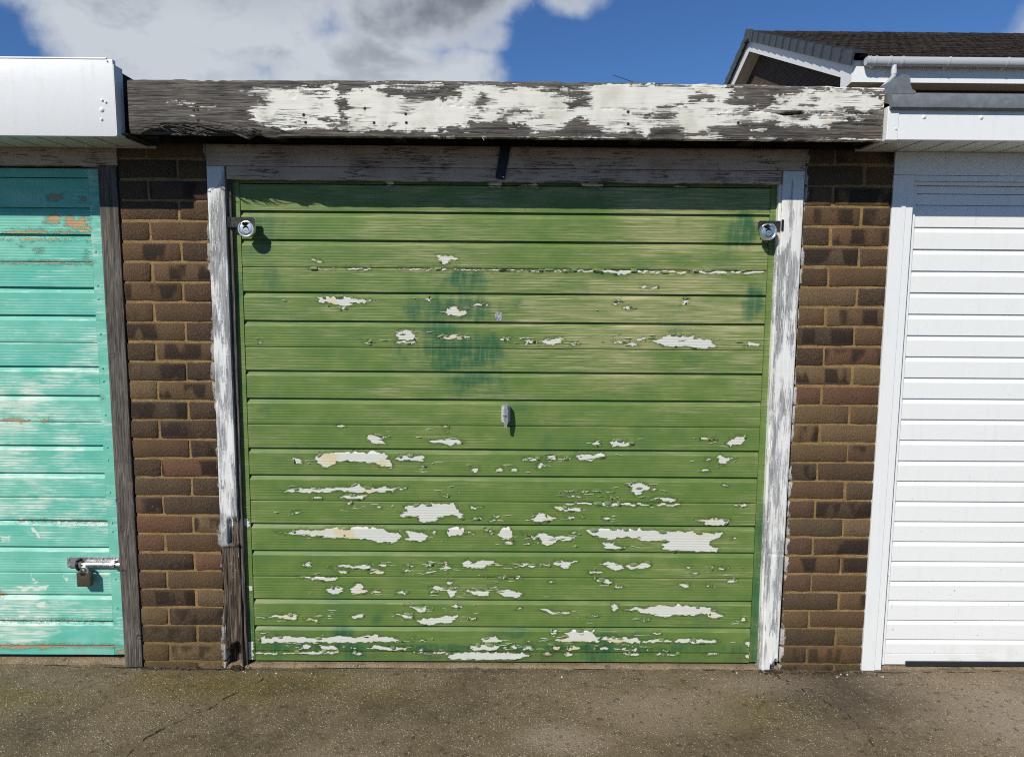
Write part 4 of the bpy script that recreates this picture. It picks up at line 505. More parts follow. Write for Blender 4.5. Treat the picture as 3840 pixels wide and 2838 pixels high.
# ------------------------------------------------------------------ ground
def lin(a, b, s): return np.linspace(a, b, max(2, int(round(abs(b - a)/s)) + 1))
def build_ground():
    gx = np.concatenate([[-300, -60, -15, -5, -2.5], lin(-1.2, 4.2, 0.012), [5.5, 8, 20, 60, 300]])
    gy = np.concatenate([[-300, -60, -15, -5, -2.6, -1.6], lin(-1.05, 0.12, 0.012), [1, 6, 20, 60, 300]])
    X, Y = np.meshgrid(gx, gy, indexing='ij')
    inner = (X > -1.3) & (X < 4.3) & (Y > -1.1) & (Y < 0.13)
    Z = np.where(inner, (fbm(X*5, Y*5, 3, 3) - 0.5)*0.006 + (fbm(X*40, Y*40, 8, 2) - 0.5)*0.0016, 0) - 0.0245
    lines = [[(0.515, -0.045), (0.50, -0.10), (0.44, -0.17), (0.40, -0.26), (0.31, -0.36), (0.24, -0.46), (0.22, -0.60), (0.15, -0.8)],
             [(2.49, -0.03), (2.55, -0.09), (2.60, -0.17), (2.66, -0.27), (2.68, -0.38), (2.67, -0.6)], [(-0.4, 0.012), (0.0, -0.006), (0.33, -0.014), (0.9, 0.001), (1.5, 0.004), (2.45, 0.002), (2.9, -0.012), (4.2, 0.004)]]
    ck = np.full(X.shape, -0.02)
    Xn = X + (fbm(X*30, Y*30, 21, 3) - 0.5)*0.03; Yn = Y + (fbm(X*30, Y*30, 31, 3) - 0.5)*0.03
    for k, ln in enumerate(lines):
        xx, yy = (Xn, Yn) if k < 2 else (X, Y + (fbm(X*25, Y*0, 5, 3) - 0.5)*0.014)
        for a, b in zip(ln[:-1], ln[1:]):
            a = np.array(a); e = np.array(b) - a; t = np.clip(((xx - a[0])*e[0] + (yy - a[1])*e[1])/(e@e), 0, 1)
            ck = np.maximum(ck, -np.hypot(xx - a[0] - t*e[0], yy - a[1] - t*e[1]) + (vn(X*14, Y*14, 61 + k) - 0.6)*0.004)
    nz = fbm(X*3.2, Y*3.2, 12, 4)
    def bl(cx, cy, rx, ry): return np.clip(1.25 - np.hypot((X - cx)/rx, (Y - cy)/ry) + (nz - 0.5)*1.6, 0, 1)
    light = np.clip(np.maximum.reduce([bl(3.25, -0.30, 0.50, 0.40)*0.9, bl(2.05, -0.26, 0.28, 0.13)*0.85, bl(2.45, -0.12, 0.26, 0.07)*0.7, bl(1.62, -0.46, 0.17, 0.07)*0.85, bl(-0.25, -0.10, 0.3, 0.09)*0.25, bl(0.9, -0.6, 0.2, 0.1)*0.3]), 0, 1)
    moss = np.clip(np.maximum.reduce([bl(0.35, -0.13, 0.50, 0.12), bl(-0.35, -0.22, 0.3, 0.1)*0.6, bl(1.0, -0.2, 0.3, 0.1)*0.35, bl(2.35, -0.28, 0.4, 0.12)*0.45]), 0, 1)
    damp = np.clip(np.maximum.reduce([bl(2.75, -0.18, 0.36, 0.20)*0.9, bl(0.62, -0.14, 0.12, 0.06)*0.7, bl(2.80, -0.03, 0.33, 0.03), bl(0.15, -0.012, 0.3, 0.012), bl(-0.1, -0.42, 0.5, 0.10)*0.5, bl(1.15, -0.30, 0.4, 0.16)*0.4, bl(1.3, -0.02, 1.0, 0.014)*0.8]), 0, 1)
    ni, nj = X.shape; i, j = np.meshgrid(np.arange(ni - 1), np.arange(nj - 1), indexing='ij'); a = (i*nj + j).ravel()
    q = np.stack([a, a + nj, a + nj + 1, a + 1], 1); co = np.stack([X, Y, Z], -1).reshape(-1, 3)
    me = bpy.data.meshes.new('ground'); me.vertices.add(len(co)); me.vertices.foreach_set('co', co.astype(np.float32).ravel())
    me.loops.add(q.size); me.loops.foreach_set('vertex_index', q.astype(np.int32).ravel())
    me.polygons.add(len(q)); me.polygons.foreach_set('loop_start', np.arange(0, q.size, 4, dtype=np.int32)); me.update(calc_edges=True)
    me.polygons.foreach_set('use_smooth', np.ones(len(q), bool))
    for nme, A in (('crack', ck), ('light', light), ('moss', moss), ('damp', damp)):
        me.attributes.new(nme, 'FLOAT', 'POINT').data.foreach_set('value', A.astype(np.float32).ravel())
    tag(link('ground', me, CONC), kind='structure')
    # cast concrete thresholds between the piers, their front edge a little worn
    for x0, x1, ztop, yf in ((-2.3, -0.004, -0.010, 0.020), (0.332, 2.541, -0.0185, 0.004), (2.877, 5.3, -0.0195, 0.010)):
        xs = lin(x0, x1, 0.02); ys = np.concatenate([lin(0, 0.06, 0.012), [0.14, 0.3]])
        Xs, Ys = np.meshgrid(xs, ys, indexing='ij')
        wob = (fbm(Xs*18, Xs*0, 4, 3) - 0.5)*0.018*(1 - np.clip(Ys/0.06, 0, 1))
        Zs = ztop + (fbm(Xs*30, Ys*30, 2, 2) - 0.5)*0.002; Zs[:, 0] -= 0.004
        mb = MB(); n2 = len(ys); V = []; F = []
        for ii in range(len(xs)):
            V.append((xs[ii], yf + wob[ii, 0] - 0.002, -0.06))
            for jj in range(n2): V.append((xs[ii], yf + ys[jj] + wob[ii, jj], Zs[ii, jj]))
        w = n2 + 1
        for ii in range(len(xs) - 1):
            for jj in range(w - 1): F.append((ii*w + jj, (ii + 1)*w + jj, (ii + 1)*w + jj + 1, ii*w + jj + 1))
        mb.add(V, F); tag(mb.build('concrete_threshold', THRESH, smooth=True), kind='structure')
build_ground()
tag(MB().add([(-300, -300, -0.018), (300, -300, -0.018), (300, -1.75, -0.018), (-300, -1.75, -0.018)], [(0, 1, 2, 3)]).build('added_tarmac', ADDED_TARMAC), kind='structure')     # unseen dark tarmac, added to cut the light bounced onto the wall

# ------------------------------------------------------------------ brick piers
def brick_mesh(w, seed):
    r = np.random.RandomState(seed)
    xs = np.array([-w/2, -w/2 + 0.004, -w*0.17, w*0.2, w/2 - 0.004, w/2]); zs = np.array([-0.0325, -0.0285, 0.0285, 0.0325])
    Yf = np.zeros((6, 4)) + (r.rand(6, 4) - 0.5)*0.0018
    Yf[[0, -1], :] += 0.0035; Yf[:, [0, -1]] += 0.0035
    Xd = np.zeros((6, 4)); Xd[[0, -1], :] += (r.rand(2, 4) - 0.5)*0.0045
    Zd = np.zeros((6, 4)); Zd[:, [0, -1]] += (r.rand(6, 2) - 0.5)*0.0040
    o = slab('brick', xs, zs, Yf, 0.05, BRICK, None, None, True, Xd, Zd)
    me = o.data; bpy.data.objects.remove(o); return me
STRETCH = [brick_mesh(0.215, s) for s in range(6)]; HEAD = [brick_mesh(0.1025, 50 + s) for s in range(6)]
TINTS = [(0.125, 0.076, 0.040), (0.150, 0.096, 0.048), (0.112, 0.064, 0.034), (0.068, 0.042, 0.027), (0.052, 0.035, 0.026), (0.090, 0.052, 0.032), (0.105, 0.058, 0.032), (0.140, 0.066, 0.040), (0.048, 0.034, 0.026), (0.085, 0.062, 0.040), (0.170, 0.115, 0.062)]
def pier(x0, label, seed, redheads):
    r = random.Random(seed)
    t = thing('brick_pier', label, 'brick pier', (x0, 0, 0), 'brick piers between the garages')
    xs = lin(x0 + 0.004, x0 + 0.3235, 0.007); zs = lin(-0.05, 2.03, 0.007)
    X, Z = np.meshgrid(xs, zs, indexing='ij')
    slab('mortar', xs, zs, 0.0046 + (fbm(X*70, Z*70, seed, 2) - 0.5)*0.0022 + (fbm(X*12, Z*12, seed + 4, 2) - 0.5)*0.0015, 4.8, MORTAR, t)
    for row in range(-1, 27):
        zc = 1.95 - row*0.075 - 0.0375
        if row == 26: zc += 0.0
        lay = ((0.1075, STRETCH), (0.27625, HEAD)) if row % 2 == 0 else ((0.05125, HEAD), (0.220, STRETCH))
        for cx, pool in lay:
            o = bpy.data.objects.new('brick', r.choice(pool)); COL.objects.link(o); o.parent = t
            o.location = (cx + r.uniform(-0.002, 0.002), r.uniform(-0.0015, 0.0010), zc + r.uniform(-0.0015, 0.0015))
            o.rotation_euler = (0, r.uniform(-0.006, 0.006), 0)
            c = r.choice(TINTS); k = r.uniform(0.95, 1.35)
            if pool is HEAD and row in redheads: c = (0.105, 0.055, 0.040)
            o.color = (c[0]*k, c[1]*k, c[2]*k, 0.0 if r.random() < (0.62 if pool is STRETCH else 0.25) else 1.0)
    return t
pier(0.0, 'brown brick pier between the turquoise door and the green door', 4, (17, 6))
pier(2.5452, 'brown brick pier between the green door and the white door', 9, (19, 21, 17))

# ------------------------------------------------------------------ up-and-over doors with ribbed boards
def profile(zt, zb, ttop, tbot, y0, over, ribs=True, fine=0.0021, bev=0.020):
    """heights (descending handled by caller) and depth of one board; y0 is its face, over the depth of the lap"""
    zs = [zb + 0.0006, zb + 0.0018]
    top = zt - 0.001
    if ttop == 'K': marks = [top - bev - 0.006, top - bev - 0.003, top - bev, top - bev + 0.0015, top - bev*0.5, top - 0.004, top]
    else: marks = [top - 0.0035, top - 0.0015, top]
    f0 = zb + 0.006; f1 = marks[0]
    mid = list(lin(f0, f1 - 0.002, fine if ribs else 0.006))
    zs = np.array(zs + mid + marks)
    Y = np.full(len(zs), y0); R = np.zeros(len(zs)); D = np.zeros(len(zs))
    h = zt - zb
    if ribs:
        c = zb + 0.40*(h - (bev if ttop == 'K' else 0)); u = (zs - c)/0.0105
        env = np.clip(3.1 - np.abs(u), 0, 1)
        w = np.cos(2*math.pi*u)*env; Y = Y - 0.00042*w; R = w
    if ttop == 'K':
        k = np.clip((zs - (top - bev))/(bev - 0.004), 0, 1); Y = Y + over*k
        D = np.exp(-((zs - (top - bev))/0.0022)**2)
    else:
        Y[-1] += 0.0022; Y[-2] += 0.0006; D = np.exp(-((zs - (top - 0.004))/0.0025)**2)*0.8
    if tbot == 'n': Y[0] += 0.0022; Y[1] += 0.0006
    return zs, Y, R, D
def up_and_over(root, bounds, x0, x1, y0, mat, peel, dark, washfn, wear=None, dx=0.0055, over=0.012, seed=1, xview=None, ytilt=0.0):
    xs = lin(x0, x1, dx) if xview is None else np.concatenate([lin(x0, xview, 0.2)[:-1], lin(xview, x1, dx)])
    for k in range(len(bounds) - 1):
        (zt, tt), (zb, tb) = bounds[k], bounds[k + 1]
        zs, yy, R, D = profile(zt, zb, tt, tb, y0, over, ribs=(k > 0 and k < len(bounds) - 2))
        X, Z = np.meshgrid(xs, zs, indexing='ij')
        yy = yy[None, :] + (fbm(X*2.2, Z*3, seed + k, 3) - 0.5)*0.0035
        pk = field(xs, zs, peel, rough=0.0048, seed=seed, fx=55, fz=110)
        at = {'peel': pk, 'rib': np.broadcast_to(R, X.shape), 'ridge': np.broadcast_to(D, X.shape)*np.clip(fbm(X*7, Z*40, seed + 7)*2.4 - 0.75, 0, 1),
              'dark': blobs(xs, zs, dark), 'wash': washfn(X, Z), 'low': np.clip((0.10 - Z)/0.10, 0, 1)}
        if wear is not None: at['wear'] = field(xs, zs, wear, rough=0.004, seed=seed + 3)
        slab('board', xs, zs, yy, y0 + 0.022, mat, root, at)
def flat_part(name, root, x0, x1, z0, z1, y0, yb, mat, peel=(), dark=(), washv=0.4, step=0.006, low=0.0):
    xs = lin(x0, x1, step); zs = lin(z0, z1, step); X, Z = np.meshgrid(xs, zs, indexing='ij')
    yy = y0 + (fbm(X*6, Z*3, 6, 3) - 0.5)*0.0016
    return slab(name, xs, zs, yy, yb, mat, root, {'peel': field(xs, zs, peel) if peel else np.full(X.shape, -0.015), 'rib': X*0, 'ridge': X*0, 'dark': blobs(xs, zs, dark) if dark else X*0, 'wash': X*0 + washv, 'low': np.clip((0.10 - Z)/0.10, 0, 1), 'wear': np.full(X.shape, -0.015)})

GZ = [1.8674, 1.7694, 1.6637, 1.5591, 1.4687, 1.3593, 1.2561, 1.1676, 1.0601, .9553, .8645, .7582, .6521, .5621, .4523, .3433, .2528, .1404, .0311]
GT = 'nKKnKKnKKnKKnKKnKKn'
PE = parse(PEEL); FACE = 0.028
green = thing('garage_door', 'peeling green up-and-over garage door with white patches and horizontal boards', 'garage door', (1.434, 0.03, 0))
def gwash(X, Z):
    b = np.clip((Z + 0.15)/1.5, 0.12, 1.0); n = fbm(X*1.6, Z*3.2, 15, 3)
    right = np.clip(0.55 + 0.5*(X - 1.1), 0.45, 1.0)
    v = b*np.clip(n*2.2 - 0.35, 0, 1)*right
    e = np.clip(1 - np.minimum(X - 0.434, 2.43 - X)/0.035, 0, 1)*0.9*fbm(X*3, Z*9, 3)     # yellowed along the stiles
    return np.clip(np.maximum(v, e), 0, 1)
up_and_over(green, list(zip(GZ, GT)), 0.4375, 2.4285, FACE, GREEN, PE, DARK, gwash, seed=2)
flat_part('top_rail', green, 0.434, 2.432, 1.8690, 1.905, 0.0275, 0.05, GREEN, PE, [(1400, 1890, 1400, 30, .8)], 0.1)
flat_part('bottom_lip', green, 0.4375, 2.4285, -0.0068, 0.0300, 0.0262, 0.05, GREEN, PE, [(1400, 12, 1300, 30, .45)], 0.15)
flat_part('stile', green, 0.398, 0.4362, -0.004, 1.905, 0.0255, 0.05, GREEN, parse(STILE), [(417, 130, 40, 150, .7), (417, 1500, 30, 100, .4)], 0.35)
flat_part('stile', green, 2.4300, 2.4680, -0.004, 1.905, 0.0255, 0.05, GREEN, (), [(2450, 250, 40, 500, .75), (2450, 1720, 30, 100, .5)], 0.4)
MB().box(0.41, 2.455, 0.0515, 0.058, 0.0, 1.90).build('back_sheet', SHADEWOOD, green)
for sx, zz in ((0.418, (1.655, 1.585, 1.41, 1.30, 1.09, 0.99, 0.69, 0.60, 0.36)), (2.452, (1.655, 1.585, 1.41, 1.235, 1.16, 0.98, 0.81, 0.745, 0.57, 0.40, 0.33, 0.15))):
    for q in zz:
        MB().lathe([(0, -0.0022), (0.0026, -0.002), (0.0042, 0.0)], (sx + random.uniform(-.002, .002), 0.0252, q), 10).build('rivet', GREENP, green, True)
PLATEZ = simple('pale_handle_plate', (0.60, 0.60, 0.58), 0.5, 0.4, nscale=120, namt=0.2)
# cast T handle
hx, hz = 1.438, 1.0065
bp = MB(); bp.prism([(1.4215, 0.979), (1.428, 0.974), (1.449, 0.974), (1.4555, 0.979), (1.4555, 1.033), (1.449, 1.0385), (1.428, 1.0385), (1.4215, 1.033)], 0.004, 0.029)
hp = bp.build('handle', PLATEZ, green); tag(hp, 'grey T handle with a keyhole on a small plate')
lv = MB(); lv.prism([(1.4335, 0.953), (1.4415, 0.953), (1.4475, 0.985), (1.4478, 1.015), (1.4425, 1.0525), (1.4348, 1.0525), (1.4302, 1.015), (1.4300, 0.985)], -0.0145, -0.006)
lv.lathe([(0.0085, -0.006), (0.0105, 0.004)], (hx, 0.0, 1.0015), 20)
lv.build('lever', ZINC, hp)
MB().lathe([(0.0, -0.0163), (0.0062, -0.0163), (0.0066, -0.0152), (0.0066, -0.0145)], (hx, 0.0, 1.0015), 20).build('lock_barrel', CHROME, hp, True)
MB().box(hx - 0.0042, hx + 0.0042, -0.0172, -0.0164, 0.9998, 1.0026).build('keyhole', BLACKH, hp)
CURLG = simple('lifted_green_paint', (0.118, 0.190, 0.054), 0.5, nscale=30, namt=0.2); CURLW = simple('pale_paint_edge', (0.56, 0.57, 0.44), 0.6)
# a palm sized spot where the metal shows
fq = [(1.3935, 1.3905), (1.4005, 1.3985), (1.4065, 1.3960), (1.4085, 1.3920), (1.4140, 1.3945), (1.4205, 1.3960), (1.4225, 1.3800), (1.4190, 1.3650), (1.4100, 1.3600), (1.4020, 1.3640), (1.3950, 1.3760)]
MB().prism(fq, 0.0268, 0.0300).build('bare_spot', FILLER, green)
# curled flakes of paint along the edges of the bare patches
def flakes(polys, root, y0, seed):
    r = random.Random(seed); mb = MB()
    for P in polys:
        xs = [p[0] for p in P]; w = max(xs) - min(xs)
        if w < 0.012 or w > 1.0: continue
        n = len(P); cx = sum(xs)/n; cz = sum(p[1] for p in P)/n
        for k in range(n):
            a, b = P[k], P[(k + 1) % n]; L = math.hypot(b[0] - a[0], b[1] - a[1])
            for q in range(max(1, int(L/0.022))):
                if r.random() > 0.17: continue
                t0 = r.uniform(0, 0.7); t1 = min(1, t0 + r.uniform(0.012, 0.032)/max(L, 1e-4))
                p0 = (a[0] + (b[0] - a[0])*t0, a[1] + (b[1] - a[1])*t0); p1 = (a[0] + (b[0] - a[0])*t1, a[1] + (b[1] - a[1])*t1)
                m = ((p0[0] + p1[0])/2, (p0[1] + p1[1])/2)
                nx, nz = -(b[1] - a[1])/max(L, 1e-6), (b[0] - a[0])/max(L, 1e-6)
                if (m[0] - cx)*nx + (m[1] - cz)*nz < 0: nx, nz = -nx, -nz
                out = r.uniform(0.003, 0.008); lift = r.uniform(0.003, 0.0075); inn = r.uniform(0.0005, 0.0035)
                rows = []
                for s_, y_ in ((out, 0.0002), (out*0.45, -lift*0.35), (-inn*0.3, -lift*0.8), (-inn, -lift*r.uniform(0.9, 1.25))):
                    j = lambda: r.uniform(-0.0012, 0.0012)
                    rows.append([(p0[0] + nx*s_ + j(), y0 + y_, p0[1] + nz*s_ + j()), (m[0] + nx*s_*1.25 + j(), y0 + y_*1.2, m[1] + nz*s_*1.25 + j()), (p1[0] + nx*s_ + j(), y0 + y_*r.uniform(.5, 1), p1[1] + nz*s_ + j())])
                V = [p for row in rows for p in row]; F = []
                for i in range(3):
                    for c in range(2): F.append((i*3 + c, i*3 + c + 1, (i + 1)*3 + c + 1, (i + 1)*3 + c))
                mb.add(V, F)
    me = bpy.data.meshes.new('paint_flakes'); L0 = wloc(root)
    me.from_pydata([(v[0] - L0.x, v[1] - L0.y, v[2] - L0.z) for v in mb.V], [], mb.F)
    # front of each flake towards the viewer
    bm = bmesh.new(); bm.from_mesh(me)
    bm.normal_update()
    for f in bm.faces:
        if f.normal.y > 0: f.normal_flip()
    bm.to_mesh(me); bm.free()
    o = link('paint_flakes', me, FLAKE, root); o['kind'] = 'stuff'; return o
flakes(PE, green, FACE - 0.0006, 5)
def curls(root, y0, n, seed):
    '''little lips of paint that stand off the boards, and their pale torn edges'''
    r = random.Random(seed); lip = MB(); edge = MB()
    anchors = [(sum(p[0] for p in P)/len(P), sum(p[1] for p in P)/len(P), max(p[0] for p in P) - min(p[0] for p in P)) for P in PE]
    anchors = [a for a in anchors if a[2] < 1.0 and a[1] < 1.50]
    k = 0
    while k < n:
        ax, az, aw = r.choice(anchors); x = ax + r.gauss(0, 0.5*aw + 0.03); z = az + r.gauss(0, 0.014)
        if not 0.45 < x < 2.41 or not 0.04 < z < 1.62 or min(abs(z - q) for q in GZ) < 0.010: continue
        k += 1; L = r.uniform(0.008, 0.040); h = r.uniform(0.0025, 0.0065); lift = r.uniform(0.0015, 0.0055); up = 1 if r.random() < 0.6 else -1; m = 5
        sl_ = r.uniform(-.12, .12); V = []; W = []
        for i in range(m):
            t = i/(m - 1); e = math.sin(math.pi*min(max(t, .06), .94)); j = r.uniform(-.0009, .0009); px_ = x + (t - .5)*L; zz = z + sl_*(t - .5)*L + j
            V += [(px_, y0 + 0.0004, zz - up*h*e), (px_ + j, y0 - lift*e*0.55, zz - up*h*0.35*e), (px_, y0 - lift*e, zz)]
            W += [(px_, y0 - lift*e - 0.0002, zz - up*0.0002), (px_, y0 - lift*e*0.8, zz + up*(0.0006 + 0.0011*e*r.random()))]
        lip.add(V, [(i*3 + c, (i + 1)*3 + c, (i + 1)*3 + c + 1, i*3 + c + 1) for i in range(m - 1) for c in range(2)])
        edge.add(W, [(i*2, (i + 1)*2, (i + 1)*2 + 1, i*2 + 1) for i in range(m - 1)])
    o = lip.build('paint_lips', CURLG, root); o['kind'] = 'stuff'
    o = edge.build('pale_paint_edges', CURLW, root); o['kind'] = 'stuff'
curls(green, FACE - 0.0006, 330, 8)

# turquoise door
TZ = [1.8819, 1.7735, 1.676, 1.5717, 1.4785, 1.3735, 1.2666, 1.1773, 1.0655, .959, .8696, .7593, .6587, .5692, .4617, .3543, .2649, .1559, .0504]
TT = 'nKKnKKnKKnKKnKKnKKn'
teal = thing('garage_door', 'worn turquoise up-and-over garage door with white scuffs and a bolt', 'garage door', (-1.2, 0.03, 0))
TP = parse(TPEEL)
def twash(X, Z): return np.clip(fbm(X*3, Z*5, 44, 3)*1.7 - 0.35, 0, 1)*np.clip(2.35 - Z, 0.12, 1.0) + 0.06
up_and_over(teal, list(zip(TZ, TT)), -2.25, -0.1275, FACE, TEAL, TP, [], twash, parse(TWEAR), seed=31, xview=-0.62)
flat_part('top_rail', teal, -2.25, -0.12, 1.8835, 1.916, 0.0275, 0.05, TEAL, TP, (), 0.1)
flat_part('bottom_lip', teal, -2.25, -0.1275, 0.0143, 0.0492, 0.0262, 0.05, TEAL, TP, (), 0.3)
flat_part('stile', teal, -0.1258, -0.078, 0.016, 1.916, 0.0255, 0.05, TEAL, TP, (), 0.45)
MB().box(-2.24, -0.09, 0.0515, 0.058, 0.02, 1.91).build('back_sheet', SHADEWOOD, teal)
for zz in (1.612, 1.485, 1.434, 1.302, 1.17, 1.12, 0.99, 0.862, 0.812, 0.683, 0.56, 0.525, 0.33, 0.21):
    MB().lathe([(0, -0.0028), (0.0028, -0.0026), (0.0048, 0.0)], (-0.1125 + (1.5 - zz)*0.004, 0.0252, zz), 10).build('rivet', TEALP, teal, True)
# bolt screwed to the turquoise door
bl_ = MB().box(-0.290, -0.0835, 0.019, 0.0215, 0.379, 0.4215, 0.0008).build('bolt', PLATE, teal)
tag(bl_, 'steel bolt with a round bar on a flat plate')
MB().tube([(-0.226, 0.006, 0.3965), (-0.055, 0.006, 0.3965)], 0.0068, 16).build('bolt_bar', CHROME, bl_, True)
for xx in (-0.282, -0.150, -0.103):
    for zz in (0.4145, 0.386):
        MB().lathe([(0, -0.0045), (0.0035, -0.0038), (0.0052, 0.0)], (xx, 0.019, zz), 12).build('bolt_screw', CHROME, bl_, True)
kp = MB()
for i in range(9):
    a = math.pi*i/8
    kp.box(-0.112, -0.094, 0.006 - 0.0098*math.sin(a) - 0.0015, 0.006 - 0.0098*math.sin(a) + 0.0015, 0.3965 + 0.0098*math.cos(a) - 0.0022, 0.3965 + 0.0098*math.cos(a) + 0.0022)
kp.box(-0.112, -0.094, 0.004, 0.0185, 0.4055, 0.4085); kp.box(-0.112, -0.094, 0.004, 0.0185, 0.3845, 0.3875)
kp.build('bolt_keeper', CHROME, bl_)
st = MB().tube([(-0.236, 0.019, 0.412), (-0.236, -0.006, 0.412), (-0.234, -0.013, 0.404), (-0.232, -0.013, 0.388), (-0.232, -0.006, 0.380), (-0.232, 0.019, 0.380)], 0.006, 10)
st.build('bolt_staple', BLACKM, bl_, True)

# white door of pressed steel slats
white = thing('garage_door', 'clean white steel garage door with narrow horizontal slats', 'garage door', (4.0, 0.03, 0))
WZ = [1.8505] + [1.8100 - 0.08170*k for k in range(22)] + [0.0340]
for k in range(len(WZ) - 1):
    zt, zb = WZ[k], WZ[k + 1]
    zs = np.array([zb + 0.0006, zb + 0.003, zb + (zt - zb)*0.4, zt - 0.026, zt - 0.0215, zt - 0.0200, zt - 0.0185, zt - 0.006, zt - 0.001]) if k else np.array([zb + .0006, zb + .003, zb + .02, zt - .003, zt - .001])
    if k == len(WZ) - 2: zs = np.array([zb + 0.0006, zb + 0.003, zb + 0.02, zt - 0.026, zt - 0.0215, zt - 0.0200, zt - 0.0185, zt - 0.006, zt - 0.001])
    yy = np.full(len(zs), 0.028)
    if k: yy = yy + 0.0058*np.clip((zs - (zt - 0.020))/0.014, 0, 1)
    xs = np.concatenate([lin(2.9775, 4.1, 0.05), [5.1]])
    X, Z = np.meshgrid(xs, zs, indexing='ij')
    slab('slat', xs, zs, yy[None, :] + (fbm(X*1.5, Z*1.5, 70 + k, 2) - 0.5)*0.0014, 0.05, UPVCD, white)
MB().box(2.9775, 5.1, 0.0262, 0.05, 1.8517, 1.8795, 0.0015).build('top_rail', UPVCD, white)
MB().box(2.9775, 5.1, 0.0262, 0.05, -0.0118, 0.0328, 0.0015).build('bottom_lip', UPVCD, white)
MB().box(2.9545, 2.9760, 0.0225, 0.05, -0.0115, 1.8930, 0.0012).build('stile', UPVCD, white)
MB().box(3.062, 5.0, 0.017, 0.0258, -0.0150, 0.0045, 0.003).build('bottom_seal', RUBBER, white)
MB().box(2.96, 5.1, 0.0515, 0.058, 0.0, 1.88).build('back_sheet', SHADEWOOD, white)

# ------------------------------------------------------------------ timber and plastic door frames
def timber(name, root, x0, x1, z0, z1, y0, yb, mat, bare, rot=None, step=0.006, rough=0.0012, seed=1, axis='z', Xd=None, Zd=None, dy=None):
    xs = lin(x0, x1, 0.004 if axis == 'z' else step); zs = lin(z0, z1, 0.004 if axis == 'x' else step)
    X, Z = np.meshgrid(xs, zs, indexing='ij')
    g = fbm(X*160, Z*5, seed, 3) if axis == 'z' else fbm(X*5, Z*160, seed, 3)
    yy = y0 + (g - 0.5)*rough
    rt = rot(X, Z) if rot is not None else X*0
    yy = yy + rt*((fbm(X*140, Z*9, seed + 9, 4) - 0.42)*0.020)
    if dy is not None: yy = yy + dy(X, Z)
    e = np.minimum.reduce([X - x0, x1 - X, Z - z0, z1 - Z]); yy = yy + np.where(e < 0.001, 0.0015, 0)
    return slab(name, xs, zs, yy, yb, mat, root, {'bare': bare(X, Z), 'rot': rt}, True, Xd(X, Z) if Xd else None, Zd(X, Z) if Zd else None)
frame = thing('door_frame', 'flaking white timber frame around the green garage door', 'door frame', (1.44, 0, 0))
def bare_left(X, Z):
    n = (fbm(X*40, Z*9, 5, 4) - 0.5)*0.05
    k = np.interp(Z, [0, .50, .56, .75, .95, 1.2, 1.5, 1.74, 1.84, 1.93], [.02, .02, .004, -.008, -.005, .003, .006, .004, -.010, -.02])
    return np.clip(n + k + np.clip((X - 0.358)*0.5, -0.02, 0.02)*np.clip((Z - 1.55)*5, 0, 1), -0.015, 0.015)
def rot_left(X, Z):
    lowr = np.clip((0.478 - Z)/0.006, 0, 1)
    half = np.clip((X - 0.352 + (fbm(Z*14, X*30, 8) - 0.5)*0.03)/0.012, 0, 1)*np.clip((0.605 - Z)/0.03, 0, 1)
    return np.clip(np.maximum(lowr*0.95, half), 0, 1)
def dy_left(X, Z):
    low = np.clip((0.478 - Z)/0.003, 0, 1)*0.007
    foot = np.clip((0.075 - Z + (vn(X*90, Z*10, 3) - 0.5)*0.05)/0.02, 0, 1)*0.045*(X < 0.388)
    half = np.clip((X - 0.354)/0.01, 0, 1)*np.clip((0.60 - Z)/0.03, 0, 1)*np.clip((Z - 0.484)/0.004, 0, 1)*0.016
    return low + foot + half
pl = timber('post', frame, 0.3305, 0.3945, -0.022, 1.9245, -0.008, 0.075, POSTW, bare_left, rot_left, seed=3, dy=dy_left, Xd=lambda X, Z: np.clip((1.2 - Z)/1.2, 0, 1)*(0.0045*(X - 0.3305)/0.064 - 0.0015))
tag(pl, 'left post, its foot rotted to bare dark grain')
timber('stop', frame, 0.3950, 0.4110, -0.022, 1.8775, 0.008, 0.072, GREYPOST, lambda X, Z: X*0 + 0.015, lambda X, Z: np.clip((0.4 - Z)/0.3, 0, .6), seed=8)
def bare_right(X, Z):
    n = (fbm(X*45, Z*8, 15, 5) - 0.5)*0.055
    k = np.interp(Z, [0, .25, .45, .5, .7, .9, 1.3, 1.5, 1.62, 1.8, 1.93], [-.012, -.012, -.003, -.002, -.006, -.008, -.007, -.006, -.003, -.016, -.02])
    left = np.clip((2.482 - X)/0.02, 0, 1)*0.012*np.interp(Z, [0, .5, 1, 1.6, 1.8, 1.9], [0, .3, 1, .7, .2, 0])
    return np.clip(n + k + left, -0.015, 0.015)
pr_ = timber('post', frame, 2.4605, 2.5390, -0.022, 1.9245, -0.008, 0.075, POSTW, bare_right, lambda X, Z: np.clip((0.06 - Z)/0.03, 0, .7)*(X > 2.5) + 0.9*np.clip(1 - np.abs(X - 2.4735 - (fbm(Z*7, Z*0, 2) - .5)*.02)/0.006, 0, 1)*np.clip(fbm(X*20, Z*8, 33)*3 - 1.3, 0, 1)*np.clip((1.3 - Z)/.2, 0, 1)*np.clip((Z - .35)/.2, 0, 1), seed=13,
             dy=lambda X, Z: np.where(np.abs(Z - 0.4595) < 0.002, 0.004, 0) + np.clip((0.02 - Z + (vn(X*80, Z*9, 5) - .5)*.04)/0.01, 0, 1)*0.03*(X > 2.50),
             Xd=lambda X, Z: np.clip((1.3 - Z)/1.3, 0, 1)*(0.0105 - 0.0175*(X - 2.4605)/0.0785))
tag(pr_, 'right post, white paint flaking off grey wood')
